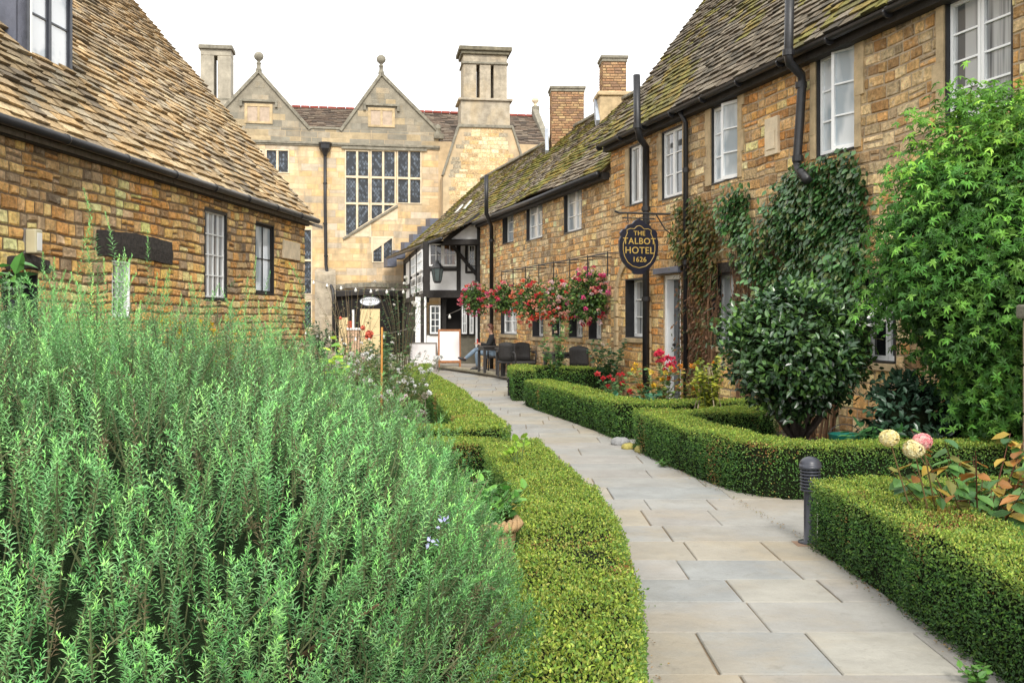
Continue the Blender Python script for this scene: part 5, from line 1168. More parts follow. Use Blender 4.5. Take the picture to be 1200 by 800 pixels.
    for i in range(S):
        pb, pt_ = base[i]-up[i]*.05, tip[i]; s_ = np.cross(up[i],[0,1,.1]); s_ = s_/np.linalg.norm(s_)*.0028; w_ = np.cross(up[i], s_); mid = (base[i]+tip[i])/2+bend[i]
        v += [pb+s_, pb-s_*.5+w_, pb-s_*.5-w_, mid+s_*.8, mid-s_*.4+w_*.8, mid-s_*.4-w_*.8, pt_]
        n0 = i*7; f += [(n0,n0+1,n0+4,n0+3),(n0+1,n0+2,n0+5,n0+4),(n0+2,n0,n0+3,n0+5)]
    st.add(np.array(v), f, col=(.13,.15,.07)); 
    st.build('stems', M_STEM, o)
    # woody brown branches low inside
    k = MB()
    for i in range(150):
        th = random.uniform(0,2*math.pi); z = random.uniform(.05,.9); r_ = random.uniform(.62,1.0)
        e = Vector((Rr[0]*math.cos(th)*r_, Rr[1]*math.sin(th)*r_, z)); s_ = Vector((e.x*.55,e.y*.55,max(z-.4,.02))); mm = s_.lerp(e,.5)+Vector((random.uniform(-.1,.1),random.uniform(-.1,.1),random.uniform(-.08,.02)))
        k.tube([s_,mm,e], [.012,.008,.004], 5, col=random.choice([(.16,.11,.06),(.22,.18,.07),(.10,.07,.05)]))
    k.build('branches', M_STEM, o)
    # fine brown dry twigs on the shaded lower flank
    N = 9000; d2 = rdir(N*2); d2 = d2[d2[:,2] < .1][:N]; N = len(d2); pp = Cn+Rr*d2*rng.uniform(.8,1.0,(N,1)); pp[:,2] = np.maximum(pp[:,2], .01)
    k = MB(); leaf_mesh(k, pp, rdir(N,.6), rdir(N), rng.uniform(.03,.07,N), .0018, pal([(.09,.06,.03),(.05,.06,.03),(.14,.11,.05)],N,.3)); k.build('dry_twigs', M_STEM, o)
    fl = MB(); 
    for (x,y,Y) in ((521,611,2.9),(505,634,2.8)):
        t = np.array(P(x,y,Y)) - np.array([o.location.x,o.location.y,0]); leaf_mesh(fl, np.tile(t,(8,1))+rng.normal(size=(8,3))*.008, rdir(8,.3), rdir(8), .016, .005, pal([(.5,.5,.8),(.6,.62,.85)],8))
    fl.build('flower', M_PETAL, o)
rosemary()

def bushy(name, label, cat, loc, rad, nclump, nleaf, L, W, cols, m=M_LEAF, clump=.16, core=.78, trunk=None, up=.2, group=None, hexa=True, flat=.7, shell=(.75,1.02), seed=1, inset=None, lightdir=(-.3,-.5,1.0)):
    o = empty(name, label, cat, (loc[0],loc[1],0), 0, group); rad = np.array(rad); C0 = np.array([0,0,loc[2]])
    d = rdir(nclump); r_ = rng.uniform(*shell, nclump)*(1+.13*noise(d*2.6,1,seed)+.06*noise(d*7,1,seed)); cc = C0+rad*d*r_[:,None]
    ok = cc[:,2] > .03; cc, d = cc[ok], d[ok]; nclump = len(cc)
    idx = np.repeat(np.arange(nclump), nleaf); N = len(idx)
    off = rng.normal(size=(N,3))*clump*np.array([1,1,flat]); p = cc[idx]+off; p[:,2] = np.maximum(p[:,2], .02)
    dv = d[idx]*.7 + rdir(N)*.9 + np.array([0,0,up]); nn = d[idx]*.6+np.array([0,0,.8])+rdir(N)*.45
    cl = pal(cols, nclump, .2)[idx]*(1+rng.uniform(-.2,.2,(N,1)))
    # leaves get darker toward the centre and the underside
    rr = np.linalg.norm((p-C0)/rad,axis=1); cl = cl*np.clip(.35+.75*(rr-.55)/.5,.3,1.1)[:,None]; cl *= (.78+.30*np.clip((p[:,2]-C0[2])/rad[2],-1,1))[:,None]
    mb = MB(); leaf_mesh(mb, p, dv, nn, L*rng.uniform(.7,1.2,N), W*rng.uniform(.8,1.2,N), np.clip(cl,.004,1), .12, hexa); mb.build('leaves', m, o)
    if core:
        k = MB(); n, q = 20, 12; vs = []
        for j in range(q+1):
            for i in range(n):
                ph = math.pi*j/q; th = 2*math.pi*i/n; e = np.array([math.sin(ph)*math.cos(th),math.sin(ph)*math.sin(th),math.cos(ph)]); x = C0+rad*e*core*(1+.12*float(noise([e*3],1,seed)[0])); x[2] = max(x[2],.01); vs.append(x)
        k.add(vs, [(j*n+i,j*n+(i+1)%n,(j+1)*n+(i+1)%n,(j+1)*n+i) for j in range(q) for i in range(n)]); k.build('inner_growth', M_CORE, o)
    if trunk:
        k = MB(); zt = loc[2]; k.tube([(0,0,-.02),(.02,0,.15),(-.02,.02,.4),(0,0,zt)], [trunk*1.3,trunk,trunk*.85,trunk*.5], 10)
        for i in range(9):
            a = 2*math.pi*i/9; e = Vector((math.cos(a)*rad[0]*.75, math.sin(a)*rad[1]*.75, zt-rad[2]*random.uniform(.2,.6))); k.tube([(0,0,.3),e*.45+Vector((0,0,.12)),e], [trunk*.45,trunk*.3,trunk*.12], 6)
        k.build('trunk', M_BARK, o, smooth=True)
    return o
# camellia ball
bushy('camellia_bush', 'round dark glossy evergreen bush on a short trunk behind the middle hedge', 'shrub', (2.95,10.55,1.31), (.66,.66,.64), 520, 24, .078, .020,
      [(.04,.095,.035),(.055,.12,.04),(.08,.17,.045),(.03,.07,.03),(.12,.24,.05)], M_LEAFG, clump=.085, trunk=.07, seed=3, up=.1)
# jasmine
def jasmine():
    o = empty('jasmine_shrub', 'large bright green shrub of feathery leaves against the wall at the right edge', 'shrub', (4.75,9.75,0))
    C0 = np.array([.15,.0,2.15]); rad = np.array([1.32,.95,1.62]); S = 5000
    d = rdir(S); lump = 1+.18*noise(d*2.3,1,21)+.13*noise(d*6,1,22); r_ = rng.uniform(.55,1.0,S)*lump; c = C0+rad*d*r_[:,None]
    keep = (c[:,2] > .55+.5*np.clip(c[:,0],-1,1)) & ((c[:,2] > 1.75) | (c[:,0] > -.62+.12*np.sin(c[:,2]*7))) ; c, d = c[keep], d[keep]; S = len(c)
    # arching sprays: each a stem with paired pinnate leaves
    dv = d*.8+np.array([0,0,-.25])+rdir(S)*.7; dv /= np.linalg.norm(dv,axis=1)[:,None]; m = MB(); st = MB()
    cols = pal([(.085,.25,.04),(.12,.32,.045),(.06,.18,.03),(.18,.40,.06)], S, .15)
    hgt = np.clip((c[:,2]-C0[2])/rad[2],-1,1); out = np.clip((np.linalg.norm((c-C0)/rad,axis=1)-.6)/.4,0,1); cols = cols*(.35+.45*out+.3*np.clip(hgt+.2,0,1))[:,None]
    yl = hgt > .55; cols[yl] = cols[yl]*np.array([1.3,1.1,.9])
    for k_ in range(5):           # whorls of pointed leaflets along each drooping spray
        t = k_/4; b = c + dv*.30*t + np.array([0,0,-.12])*t*t + rng.normal(size=(S,3))*.035
        nm = d*.55+np.array([0,-.25,.55])+rng.normal(size=(S,3))*.45; nm /= np.linalg.norm(nm,axis=1)[:,None]
        e1 = np.cross(nm, rdir(S)); e1 /= np.linalg.norm(e1,axis=1)[:,None]; e2 = np.cross(nm, e1); ton = cols*rng.uniform(.5,1.5,(S,1))
        hi = rng.uniform(size=S) < .16; ton[hi] = ton[hi]*np.array([1.5,1.35,1.5])
        for q in range(6):
            a = q*2*math.pi/7 - 2.2 + rng.normal(size=S)*.15; ld = e1*np.cos(a)[:,None]+e2*np.sin(a)[:,None]+np.array([0,0,-.18])
            leaf_mesh(m, b, ld, nm+rng.normal(size=(S,3))*.2, (.068 if q in (2,3,4) else .046)*rng.uniform(.75,1.2,S), .0095, ton, .22, True)
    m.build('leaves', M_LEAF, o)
    k = MB()
    for i in range(26):
        a = random.uniform(0,6.28); e = Vector(C0)+Vector((rad[0]*.7*math.cos(a),rad[1]*.6*math.sin(a),random.uniform(-.8,1.1))); k.tube([(random.uniform(-.3,.5),.1,0),(random.uniform(-.3,.4),.1,.8),e.lerp(Vector(C0),.4),e], [.02,.016,.010,.004], 6)
    # long shoots breaking the outline
    k.build('branches', M_BARK, o, smooth=True)
    k = MB(); n, q = 20, 12; vs = []
    for j in range(q+1):
        for i in range(n):
            ph = math.pi*j/q; th = 2*math.pi*i/n; e = np.array([math.sin(ph)*math.cos(th),math.sin(ph)*math.sin(th),math.cos(ph)]); x = C0+np.array([.45,.15,-.1])+rad*np.array([.45,.5,.6])*e*(1+.12*float(noise([e*3],1,7)[0])); vs.append(x)
    k.add(vs, [(j*n+i,j*n+(i+1)%n,(j+1)*n+(i+1)%n,(j+1)*n+i) for j in range(q) for i in range(n)]); k.build('inner_growth', M_CORE, o)
jasmine()
bushy('evergreen_shrub', 'dark bluish evergreen shrub low between the round bush and the jasmine', 'shrub', (3.90,10.1,.60), (.34,.34,.42), 110, 22, .085, .022, [(.03,.07,.04),(.045,.10,.055),(.06,.12,.07)], M_LEAFG, .07, seed=5)
bushy('evergreen_shrub', 'dark shady shrub in the bed beneath the jasmine at the right', 'shrub', (4.5,10.2,.55), (.5,.3,.45), 90, 22, .06, .018, [(.02,.05,.02),(.03,.08,.03)], M_LEAF, .08, seed=6, core=.6)

def climber(name, label, poly, n, L, W, cols, depth=.16, hexa=True, stems=0, m=M_LEAFG, hang=.8, dens=None, stemcol=(.16,.09,.05)):
    """leaves over a patch of the right wall, patch given as an outline surveyed on the wall"""
    q = [FR.at(x,y) for x,y in poly]; us = [a for a,_ in q]; zs = [b for _,b in q]; u0, z0 = sum(us)/len(us), min(zs)
    o = empty(name, label, 'climbing plant', FR.world(u0,0,0), FR.rz); Q = np.array(q) 
    pts = np.stack([rng.uniform(min(us),max(us),n*3), rng.uniform(min(zs),max(zs),n*3)],1)
    ins = np.zeros(len(pts),bool); j = len(Q)-1
    for i in range(len(Q)):
        xi,yi = Q[i]; xj,yj = Q[j]; c = ((yi > pts[:,1]) != (yj > pts[:,1])) & (pts[:,0] < (xj-xi)*(pts[:,1]-yi)/(yj-yi+1e-9)+xi); ins ^= c; j = i
    e = noise(np.stack([pts[:,0],pts[:,1]*0,pts[:,1]],1), 5, 9)
    pts = pts[ins][:n]; pts = pts + rng.normal(size=pts.shape)*.09
    if dens is not None: k_ = noise(np.stack([pts[:,0],pts[:,1]*0,pts[:,1]],1), 2.6, 4)+rng.uniform(-.3,.3,len(pts)) > dens; pts = pts[k_]
    N = len(pts); P3 = np.stack([pts[:,0]-u0, np.zeros(N), pts[:,1]],1); bl = depth*(.5+.5*noise(P3,2.4,3)); P3[:,1] = -np.abs(bl)*rng.uniform(.25,1,N)-.03
    dv = rdir(N)*.6+np.array([0,-.35,-hang]); nn = np.array([0,-1,.45])+rdir(N)*.5
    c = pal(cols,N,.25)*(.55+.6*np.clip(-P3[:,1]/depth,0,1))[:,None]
    mb = MB(); leaf_mesh(mb, P3, dv, nn, L*rng.uniform(.6,1.25,N), W*rng.uniform(.7,1.2,N), c, .1, hexa); mb.build('leaves', m, o)
    if stems:
        k = MB()
        for i in range(stems):
            a = random.uniform(min(us),max(us))-u0; z = 0; pp = []; top = random.uniform((min(zs)+max(zs))/2,max(zs)); a0 = a*.6
            for s_ in range(9): pp.append((a0+(a-a0)*s_/8+random.uniform(-.05,.05), -random.uniform(.03,.10), top*s_/8))
            k.tube(pp, np.linspace(random.uniform(.008,.022),.004,9).tolist(), 5, col=np.array(stemcol)*random.uniform(.7,1.4))
        k.build('stems', M_STEM, o)
    return o
climber('ivy_creeper', 'dark green creeper hanging in a thick mass over the ground floor window', [(857,228),(880,222),(905,238),(930,205),(975,188),(1000,180),(1016,200),(1022,300),(1014,400),(1004,420),(996,350),(960,338),(925,330),(900,335),(885,318),(868,285),(858,258)], 6800, .10, .036,
        [(.05,.15,.04),(.08,.20,.055),(.11,.25,.07),(.04,.10,.035),(.17,.22,.07),(.07,.16,.05)], .34, stems=30, dens=-.62)
climber('virginia_creeper', 'sparse green and russet creeper around the thin drainpipe right of the sign', [(800,240),(815,235),(838,240),(850,262),(846,300),(838,345),(826,350),(812,320),(800,310),(793,280)], 1500, .10, .030,
        [(.09,.15,.03),(.16,.15,.03),(.22,.11,.03),(.06,.12,.03),(.25,.16,.04)], .22, stems=16, dens=-.55, m=M_LEAF)
climber('wisteria_stems', 'brown tangled climber stems with few leaves beside the white door', [(800,310),(842,300),(850,360),(838,372),(832,428),(798,436),(800,380)], 1100, .08, .022, [(.14,.07,.03),(.08,.11,.03),(.20,.10,.05)], .16, stems=46, m=M_LEAF)
climber('trailing_creeper', 'thin dry strand of creeper between the dark ivy and the lower window', [(862,290),(900,300),(905,345),(895,400),(872,410),(862,350)], 380, .08, .024, [(.12,.08,.04),(.07,.10,.03),(.18,.10,.06)], .14, stems=22, m=M_LEAF, dens=-.3)

def plant(name, label, cat, loc, h, r, nst, nlf, L, W, cols, flowers=None, group=None, m=M_LEAF, stemcol=(.10,.15,.05), lf0=.15, droop=.0, spread=1.0, hexa=True, fcols=None, fsize=.03, nf=0, up=.4, stemr=.005, ftop=True):
    o = empty(name, label, cat, loc, 0, group); k = MB(); ends = []; mids = []
    for i in range(nst):
        a = random.uniform(0,6.28); q = math.sqrt(random.random())*r*spread; hh = h*random.uniform(.6,1.0); e = Vector((math.cos(a)*q, math.sin(a)*q, hh)); b = Vector((math.cos(a)*q*.2, math.sin(a)*q*.2, 0)); mm = b.lerp(e,.5)+Vector((-math.cos(a)*q*.15,-math.sin(a)*q*.15,hh*.05))
        k.tube([b,mm,e], [stemr,stemr*.8,stemr*.4], 5, col=np.array(stemcol)*random.uniform(.7,1.3)); ends.append(e); mids.append((b,mm,e))
    k.build('stems', M_STEM, o)
    N = nst*nlf; i = np.repeat(np.arange(nst), nlf); t = rng.uniform(lf0,1,N)[:,None]; B = np.array([tuple(x[0]) for x in mids])[i]; Mi = np.array([tuple(x[1]) for x in mids])[i]; Ee = np.array([tuple(x[2]) for x in mids])[i]
    p = B*(1-t)**2+Mi*2*t*(1-t)+Ee*t*t; d = rdir(N); d[:,2] = np.abs(d[:,2])*up-droop; nn = np.array([0,-.2,1])+rdir(N)*.5
    c = pal(cols,N,.25)*(.6+.5*t)
    mb = MB(); leaf_mesh(mb, p, d, nn, L*rng.uniform(.6,1.2,N), W*rng.uniform(.7,1.2,N), c, .2, hexa); mb.build('leaves', m, o)
    for j in range(nf):
        e = random.choice(ends) if ftop else Vector(p[random.randrange(N)])
        e = Vector(e)+Vector((random.uniform(-.02,.02),random.uniform(-.02,.02),random.uniform(-.01,.02))); flower(o, e, fsize*random.uniform(.8,1.2), random.choice(fcols))
    return o
def flower(o, e, s, col, dense=26, name='flower'):
    n = dense; d = rdir(n,.5); d[:,2] = d[:,2]*.7; f = MB()
    if dense >= 40:
        n = 120; d = rdir(n,.3); rr = rng.uniform(.25,1,(n,1)); b_ = np.tile(np.array(tuple(e)),(n,1))+d*s*.75*rr; tt = np.cross(d, rdir(n)); leaf_mesh(f, b_, tt+d*.3, d, s*.5, s*.26, np.array(col)*rng.uniform(.6,1.15,(n,1)), .3, True); return f.build(name, M_PETAL, o)
    f = MB(); base = np.tile(np.array(tuple(e)),(n,1))+d*s*.25; c = np.array(col)*rng.uniform(.75,1.2,(n,1)); leaf_mesh(f, base, d+rdir(n)*.3, rdir(n), s*rng.uniform(.6,1,n), s*.32, np.clip(c,0,1), .3, False); return f.build(name, M_PETAL, o)

# hanging baskets
RED = [(.65,.05,.08),(.75,.10,.20),(.70,.09,.05),(.8,.25,.30)]; PK = [(.75,.10,.28),(.8,.18,.38),(.6,.04,.12)]; WP = [(.8,.6,.62),(.8,.35,.30),(.8,.5,.4),(.7,.06,.06)]
def basket(px, py, Y, r, label, fc, nf, lf, zdrop=1.0):
    c = P(px,py,Y); o = empty('hanging_basket', label, 'hanging basket', (c.x,c.y,c.z-.1), 0, 'flower baskets hanging along the cottage wall')
    k = MB(); k.lathe([(0,-.24),(.10,-.22),(.17,-.15),(.2,-.02),(.2,.0),(.17,.0)], n=16); k.build('bowl', mat('coir_liner', (.08,.055,.03), bump=(30,.02)), o)
    k = MB()
    for a in (0,2.09,4.19): k.tube([(.19*math.cos(a),.19*math.sin(a),0),(0,0,.55)], .006, 5)
    k.tube([(0,0,.55),(0,0,.66)], .008, 5); k.build('chain', M_IRON, o)
    n = int(1500*lf); d = rdir(n); rr = rng.uniform(.35,1.0,n)*(1+.18*noise(d*3,1,px)); p = d*rr[:,None]*np.array([r,r,r*zdrop]); p[:,2] -= r*.12
    dv = d+rdir(n)*.7+np.array([0,0,-.2]); cl = pal([(.06,.14,.03),(.09,.19,.035),(.13,.22,.04),(.05,.10,.03)],n,.2)*(.45+.65*rr)[:,None]
    m = MB(); leaf_mesh(m, p, dv, d+rdir(n)*.6+np.array([0,0,.5]), .075*rng.uniform(.6,1.2,n), .022, cl, .15, True); m.build('foliage', M_LEAF, o)
    for i in range(nf):
        dd = rdir(1)[0]; 
        if dd[1] > .3: dd[1] *= -1
        q = dd*np.array([r,r,r*zdrop])*random.uniform(.9,1.12); q[2] -= r*.15; flower(o, Vector(q), random.uniform(.045,.075), random.choice(fc), 16)
basket(557,345,30.6,.46,'leftmost hanging basket with small deep pink flowers, apart from the others',PK+RED,46,1.0,1.05)
basket(592,343,27.4,.42,'second hanging basket from the left, mostly green with red blooms',RED,30,1.0)
basket(620,345,25.4,.44,'hanging basket of trailing red begonias in the middle of the row',[(.75,.12,.06),(.8,.2,.1),(.7,.05,.08),(.85,.35,.25)],60,.9,1.25)
basket(652,345,23.6,.44,'hanging basket with salmon, coral and pink blooms right of the middle',WP+[(.75,.15,.1)],52,1.0,1.2)
basket(690,337,21.8,.50,'largest rightmost hanging basket, pink blooms above dark green trails',PK+WP,60,1.5,1.15)
def rail():
    u0 = FR.u(586); u1 = FR.u(709,-.5); a0 = FR.at(588,314,-.55); a1 = FR.at(712,303,-.55)
    o = empty('iron_rail', 'thin rusty iron rail on brackets above the flower baskets', 'rail', FR.world(0,0,0), FR.rz); z = (a0[1]+a1[1])/2+.0
    k = MB(); k.tube([(a0[0],-.55,z),(a1[0],-.55,z)], .014, 6); k.build('bar', M_IRON, o)
    n = 8
    for i in range(n):
        u = a0[0]+(a1[0]-a0[0])*i/(n-1); k = MB(); k.tube([(u,-.55,z+.03),(u,-.55,z-.45)], .013, 6); k.tube([(u,-.55,z),(u,.0,z)], .012, 6); k.build('bracket', M_IRON, o)
rail()

# bed plants, right side
G1 = 'roses and flowers in the right hand beds'
GR = [(.07,.18,.05),(.10,.24,.06),(.05,.13,.04),(.14,.30,.07)]
plant('rose_bush','tall leafy rose bush standing before the empty middle window','rose bush',(.92,21.3,.1),1.55,.32,14,34,.09,.026,GR,nf=6,fcols=[(.8,.3,.3),(.7,.5,.4)],fsize=.04,lf0=.25)
plant('rose_bush','broad dark leafy rose bush at the foot of the rightmost basket','rose bush',(1.95,20.6,.1),1.15,.45,20,34,.09,.028,[(.04,.12,.06),(.06,.16,.07),(.08,.2,.06)],nf=3,fcols=[(.8,.7,.6)],fsize=.04)
plant('flower_clump','low clump of orange leaves and yellow flowers in the far right bed','flowers',(2.1,15.0,0),.98,.45,34,14,.09,.028,[(.30,.16,.04),(.12,.20,.05),(.34,.28,.05),(.10,.22,.06)],nf=14,fcols=[(.75,.50,.05),(.8,.6,.1),(.6,.15,.05)],fsize=.05,group=G1)
plant('flower_clump','red flowering clump left of the orange leaved one in the far right bed','flowers',(1.55,15.8,0),.8,.3,18,14,.07,.024,GR,nf=16,fcols=[(.6,.05,.06),(.7,.1,.1)],fsize=.045,group=G1)
plant('flower_clump','orange and lime leaved plant beside the golden climber frame','flowers',(2.72,14.9,0),1.0,.35,20,16,.10,.03,[(.36,.18,.05),(.30,.28,.05),(.14,.20,.04)],nf=6,fcols=[(.7,.3,.05)],fsize=.05,group=G1)
plant('phlox_plant','tall bright red phlox beside the foot of the black soil pipe','flowers',(2.62,17.4,0),1.05,.22,14,14,.07,.018,[(.07,.11,.04),(.10,.15,.05)],nf=14,fcols=[(.75,.07,.15),(.7,.05,.1)],fsize=.07,lf0=.2)
plant('low_foliage','bluish green low foliage at the front of the far right bed','plant',(1.75,14.5,0),.62,.4,26,14,.09,.035,[(.05,.17,.09),(.07,.22,.12)],group=G1)
def golden():
    x,y = 2.52,13.2
    o = plant('golden_hop','yellow green climber growing up a small cane wigwam','climbing plant',(x,y,0),1.15,.3,22,46,.07,.026,[(.34,.38,.04),(.26,.32,.04),(.42,.42,.06),(.18,.24,.04)],lf0=.2,spread=.9)
    k = MB()
    for i in range(5): a = 6.28*i/5; k.tube([(math.cos(a)*.3,math.sin(a)*.3,0),(math.cos(a)*.04,math.sin(a)*.04,1.0)], .007, 6, col=(.38,.31,.22))
    k.build('canes', M_STEM, o)
golden()
plant('leafy_plant','green strappy plant left of the jasmine foot','plant',(3.5,9.75,0),.62,.42,30,16,.15,.022,[(.05,.17,.05),(.08,.24,.06),(.04,.12,.04)],hexa=True,up=.7)
plant('leafy_plant','yellowish low plant under the round evergreen bush','plant',(2.72,9.95,0),.40,.35,24,14,.10,.03,[(.22,.26,.05),(.28,.24,.06),(.12,.18,.05)])
def bucket():
    o = empty('garden_bucket','small teal bucket behind the middle right hedge','bucket',(3.2,9.85,0)); k = MB(); k.lathe([(0,.0),(.11,.0),(.15,.50),(.16,.51),(.14,.51),(.11,.3)], n=18); k.build('pail', mat('teal_plastic', (.01,.13,.10), rough=.4), o, smooth=True)
    k = MB(); k.tube([(.15*math.cos(a),0,.5+.1*math.sin(a)) for a in np.linspace(0,math.pi,10)], .005, 5); k.build('handle', M_IRON, o)
bucket()
def hydrangea():
    o = plant('hydrangea','hydrangea with cream and pink flower heads above the right hedge','hydrangea',(3.02,6.35,0),.95,.55,38,13,.12,.036,[(.08,.20,.05),(.12,.26,.06),(.10,.22,.06),(.34,.15,.04),(.40,.28,.05),(.06,.15,.05),(.22,.22,.06)],stemcol=(.12,.05,.03),lf0=.35,up=.25,droop=.25,stemr=.005)
    o.location = (2.78,6.1,0)
    for (x,y,r_,cs) in ((1042,513,.053,[(.80,.72,.42),(.78,.66,.30)]),(1071,526,.060,[(.80,.76,.48),(.74,.62,.30)]),(1081,517,.052,[(.75,.25,.28),(.80,.5,.45)])):
        e = P(x,y,5.9) - o.location; n = 420; d = rdir(n); f = MB(); b = np.tile(np.array(tuple(e)),(n,1))+d*np.array([r_,r_,r_*.85]); leaf_mesh(f, b, np.cross(d,rdir(n)), d+rdir(n)*.3, .022, .009, pal(cs,n,.12), .1, False); f.build('flower_head', M_PETAL, o)
        k = MB(); k.tube([(e.x*.3,e.y*.3,.1),(e.x*.8,e.y*.8,e.z*.6),(e.x,e.y,e.z)], [.006,.005,.004], 5, col=(.14,.10,.04)); k.build('flower_stalk', M_STEM, o)
hydrangea()
plant('leafy_plant','bright green broad leaved plant inside the near right hedge','plant',(3.10,5.55,0),.46,.4,26,12,.16,.026,[(.07,.24,.07),(.10,.30,.09),(.05,.17,.05)],up=.6)
plant('variegated_plant','pale silvery variegated plant at the right edge inside the hedge','plant',(3.02,5.05,0),.55,.35,40,24,.055,.022,[(.55,.62,.48),(.40,.52,.36),(.30,.42,.26),(.62,.66,.55)])
plant('leafy_plant','small weed at the foot of the near right hedge on the paving','weed',(2.0,4.42,.03),.09,.07,7,6,.05,.014,[(.10,.26,.05),(.14,.32,.06)])
plant('leafy_plant','little weed by the path at the middle hedge foot','weed',(1.62,11.0,.03),.08,.07,7,6,.05,.014,[(.10,.24,.05)])

# left beds
def urn():
    o = empty('terracotta_urn','sandy terracotta urn with a rope twist rim beside the left hedge','urn',(-.13,5.25,0))
    k = MB(); k.lathe([(0,0),(.11,0),(.11,.04),(.06,.08),(.06,.14),(.10,.24),(.135,.38),(.15,.50),(.15,.55),(.12,.55),(.11,.48),(0,.46)], n=28); k.build('bowl', M_TERRA, o, smooth=True)
    k = MB()
    for i in range(22):
        a = 6.283*i/22; a2 = a+.5; k.tube([(.155*math.cos(a),.155*math.sin(a),.535),(.17*math.cos((a+a2)/2),.17*math.sin((a+a2)/2),.56),(.155*math.cos(a2),.155*math.sin(a2),.585)], [.016,.022,.016], 6)
    k.build('rope_rim', M_TERRA, o, smooth=True)
urn()
plant('nasturtium_plant','bright green round leaved plant spilling from the urn','plant',(-.13,5.3,.5),.28,.22,22,9,.055,.028,[(.10,.30,.05),(.16,.38,.06),(.08,.22,.05)],up=.7)
plant('nasturtium_plant','sprawling green leaves between the rosemary and the left hedge','plant',(-.22,5.9,0),.62,.30,26,12,.075,.034,[(.08,.24,.05),(.12,.30,.06),(.30,.26,.05),(.07,.17,.05)],up=.6)
plant('nasturtium_plant','lime green seedling poking above the left hedge','plant',(.06,8.0,.42),.28,.12,5,5,.06,.03,[(.28,.48,.05),(.34,.55,.06)],up=.8,lf0=.7)
GL = 'tall mixed perennials in the left bed'
BR = [(.17,.15,.06),(.12,.15,.05),(.22,.18,.08),(.10,.13,.05),(.20,.12,.07)]
plant('aster_clump','brownish stems with tiny white daisies in the left bed','flowers',(-1.35,9.8,0),1.05,.5,90,34,.035,.007,BR,nf=40,fcols=[(.75,.7,.7),(.7,.6,.6)],fsize=.022,group=GL,stemcol=(.22,.16,.08),hexa=False,stemr=.003)
plant('aster_clump','feathery bronze clump behind the rosemary','flowers',(-2.1,10.5,0),1.35,.6,100,34,.045,.008,BR,nf=20,fcols=[(.6,.45,.4)],fsize=.022,group=GL,stemcol=(.25,.16,.08),hexa=False,stemr=.003)
plant('aster_clump','wispy green clump with white flowers by the second hedge','flowers',(-1.45,12.6,0),1.2,.6,90,34,.05,.010,[(.10,.18,.05),(.15,.22,.06),(.2,.2,.08)],nf=40,fcols=[(.8,.8,.78)],fsize=.03,group=GL,hexa=False,stemr=.004)
plant('aster_clump','dark green shrubby clump left of the white notice board','flowers',(-2.9,20.5,0),1.15,.6,50,30,.08,.024,[(.04,.11,.04),(.07,.16,.05)],nf=24,fcols=[(.8,.78,.75)],fsize=.045,group=GL)
plant('aster_clump','tangled mid green clump with white blooms near the far left hedge','flowers',(-2.2,16.0,0),1.1,.8,100,34,.06,.016,[(.10,.17,.05),(.14,.22,.06),(.20,.20,.08)],nf=34,fcols=[(.8,.76,.74)],fsize=.04,group=GL)
plant('leafy_plant','dark green big leaved plant between rosemary and hedge in the left bed','plant',(-.95,8.9,0),.42,.3,20,12,.11,.04,[(.06,.17,.05),(.09,.22,.06),(.20,.24,.05)],up=.6)
def rose_red():
    o = plant('rose_bush','rose bush with a coral bloom in the left bed before the passage','rose bush',(-1.95,15.0,0),1.45,.5,26,26,.07,.024,[(.06,.15,.05),(.09,.19,.06),(.16,.18,.06)],nf=0,lf0=.35)
    for (x,y,s_) in ((433,392,.075),(425,384,.045),(399,373,.03),(520,376,.0)):
        if s_: flower(o, P(x,y,14.6)-o.location, s_, (.85,.22,.14), 40, 'rose')
rose_red()
plant('rose_bush','thorny leafless rose with long bare stems before the carriage passage','rose bush',(-4.3,27.5,0),2.7,.8,30,12,.07,.022,[(.09,.15,.05),(.14,.12,.06)],stemcol=(.26,.20,.12),stemr=.008,lf0=.2,spread=1.3)
plant('climbing_rose','climbing rose with arching stems at the corner of the timber bay','rose bush',(-3.35,31.0,0),2.9,.8,36,22,.08,.024,[(.05,.13,.05),(.08,.18,.06)],nf=12,fcols=[(.8,.78,.72)],fsize=.06,stemcol=(.14,.12,.07),stemr=.008,lf0=.05,spread=1.1)
plant('dark_shrub','dark green shrub rising beside the passage pier','shrub',(-5.6,30,0),1.6,.6,40,30,.09,.03,[(.04,.11,.04),(.07,.16,.05)])
plant('dark_shrub','leafy green shrub in front of the manor buttress','shrub',(-5.4,24.5,0),1.3,.7,50,28,.08,.028,[(.06,.14,.05),(.10,.18,.06),(.15,.16,.06)])
plant('lime_plant','vivid lime leaved plant behind the right end of the rosemary','plant',(-1.72,9.9,0),1.5,.14,10,7,.10,.05,[(.42,.60,.05),(.50,.66,.06),(.20,.42,.08)],up=.5,lf0=.7)
k = MB(); k.tube([(0,0,0),(0.01,0,1.52)], .012, 8, col=(.42,.20,.05)); o = k.build('garden_cane', M_STEM, loc=(-1.47,11.5,0), smooth=True); tag(o, 'orange brown bamboo cane standing upright in the left bed', 'cane')
k = MB(); k.tube([(0,0,0),(0.02,0,.45),(.0,0,.88)], [.005,.004,.003], 6, col=(.20,.18,.12)); st_ = k.build('seed_stalk', M_STEM, loc=(-.82,9.75-.1,0)); tag(st_, 'thin dead stalk with a round grey seed head by the left hedge', 'seed head')
k = MB(); d = rdir(160); leaf_mesh(k, np.array([0,0,.89])+d*.022, d, rdir(160), .014, .004, pal([(.34,.30,.24),(.25,.22,.17)],160)); k.build('seed_head', M_STEM, st_)
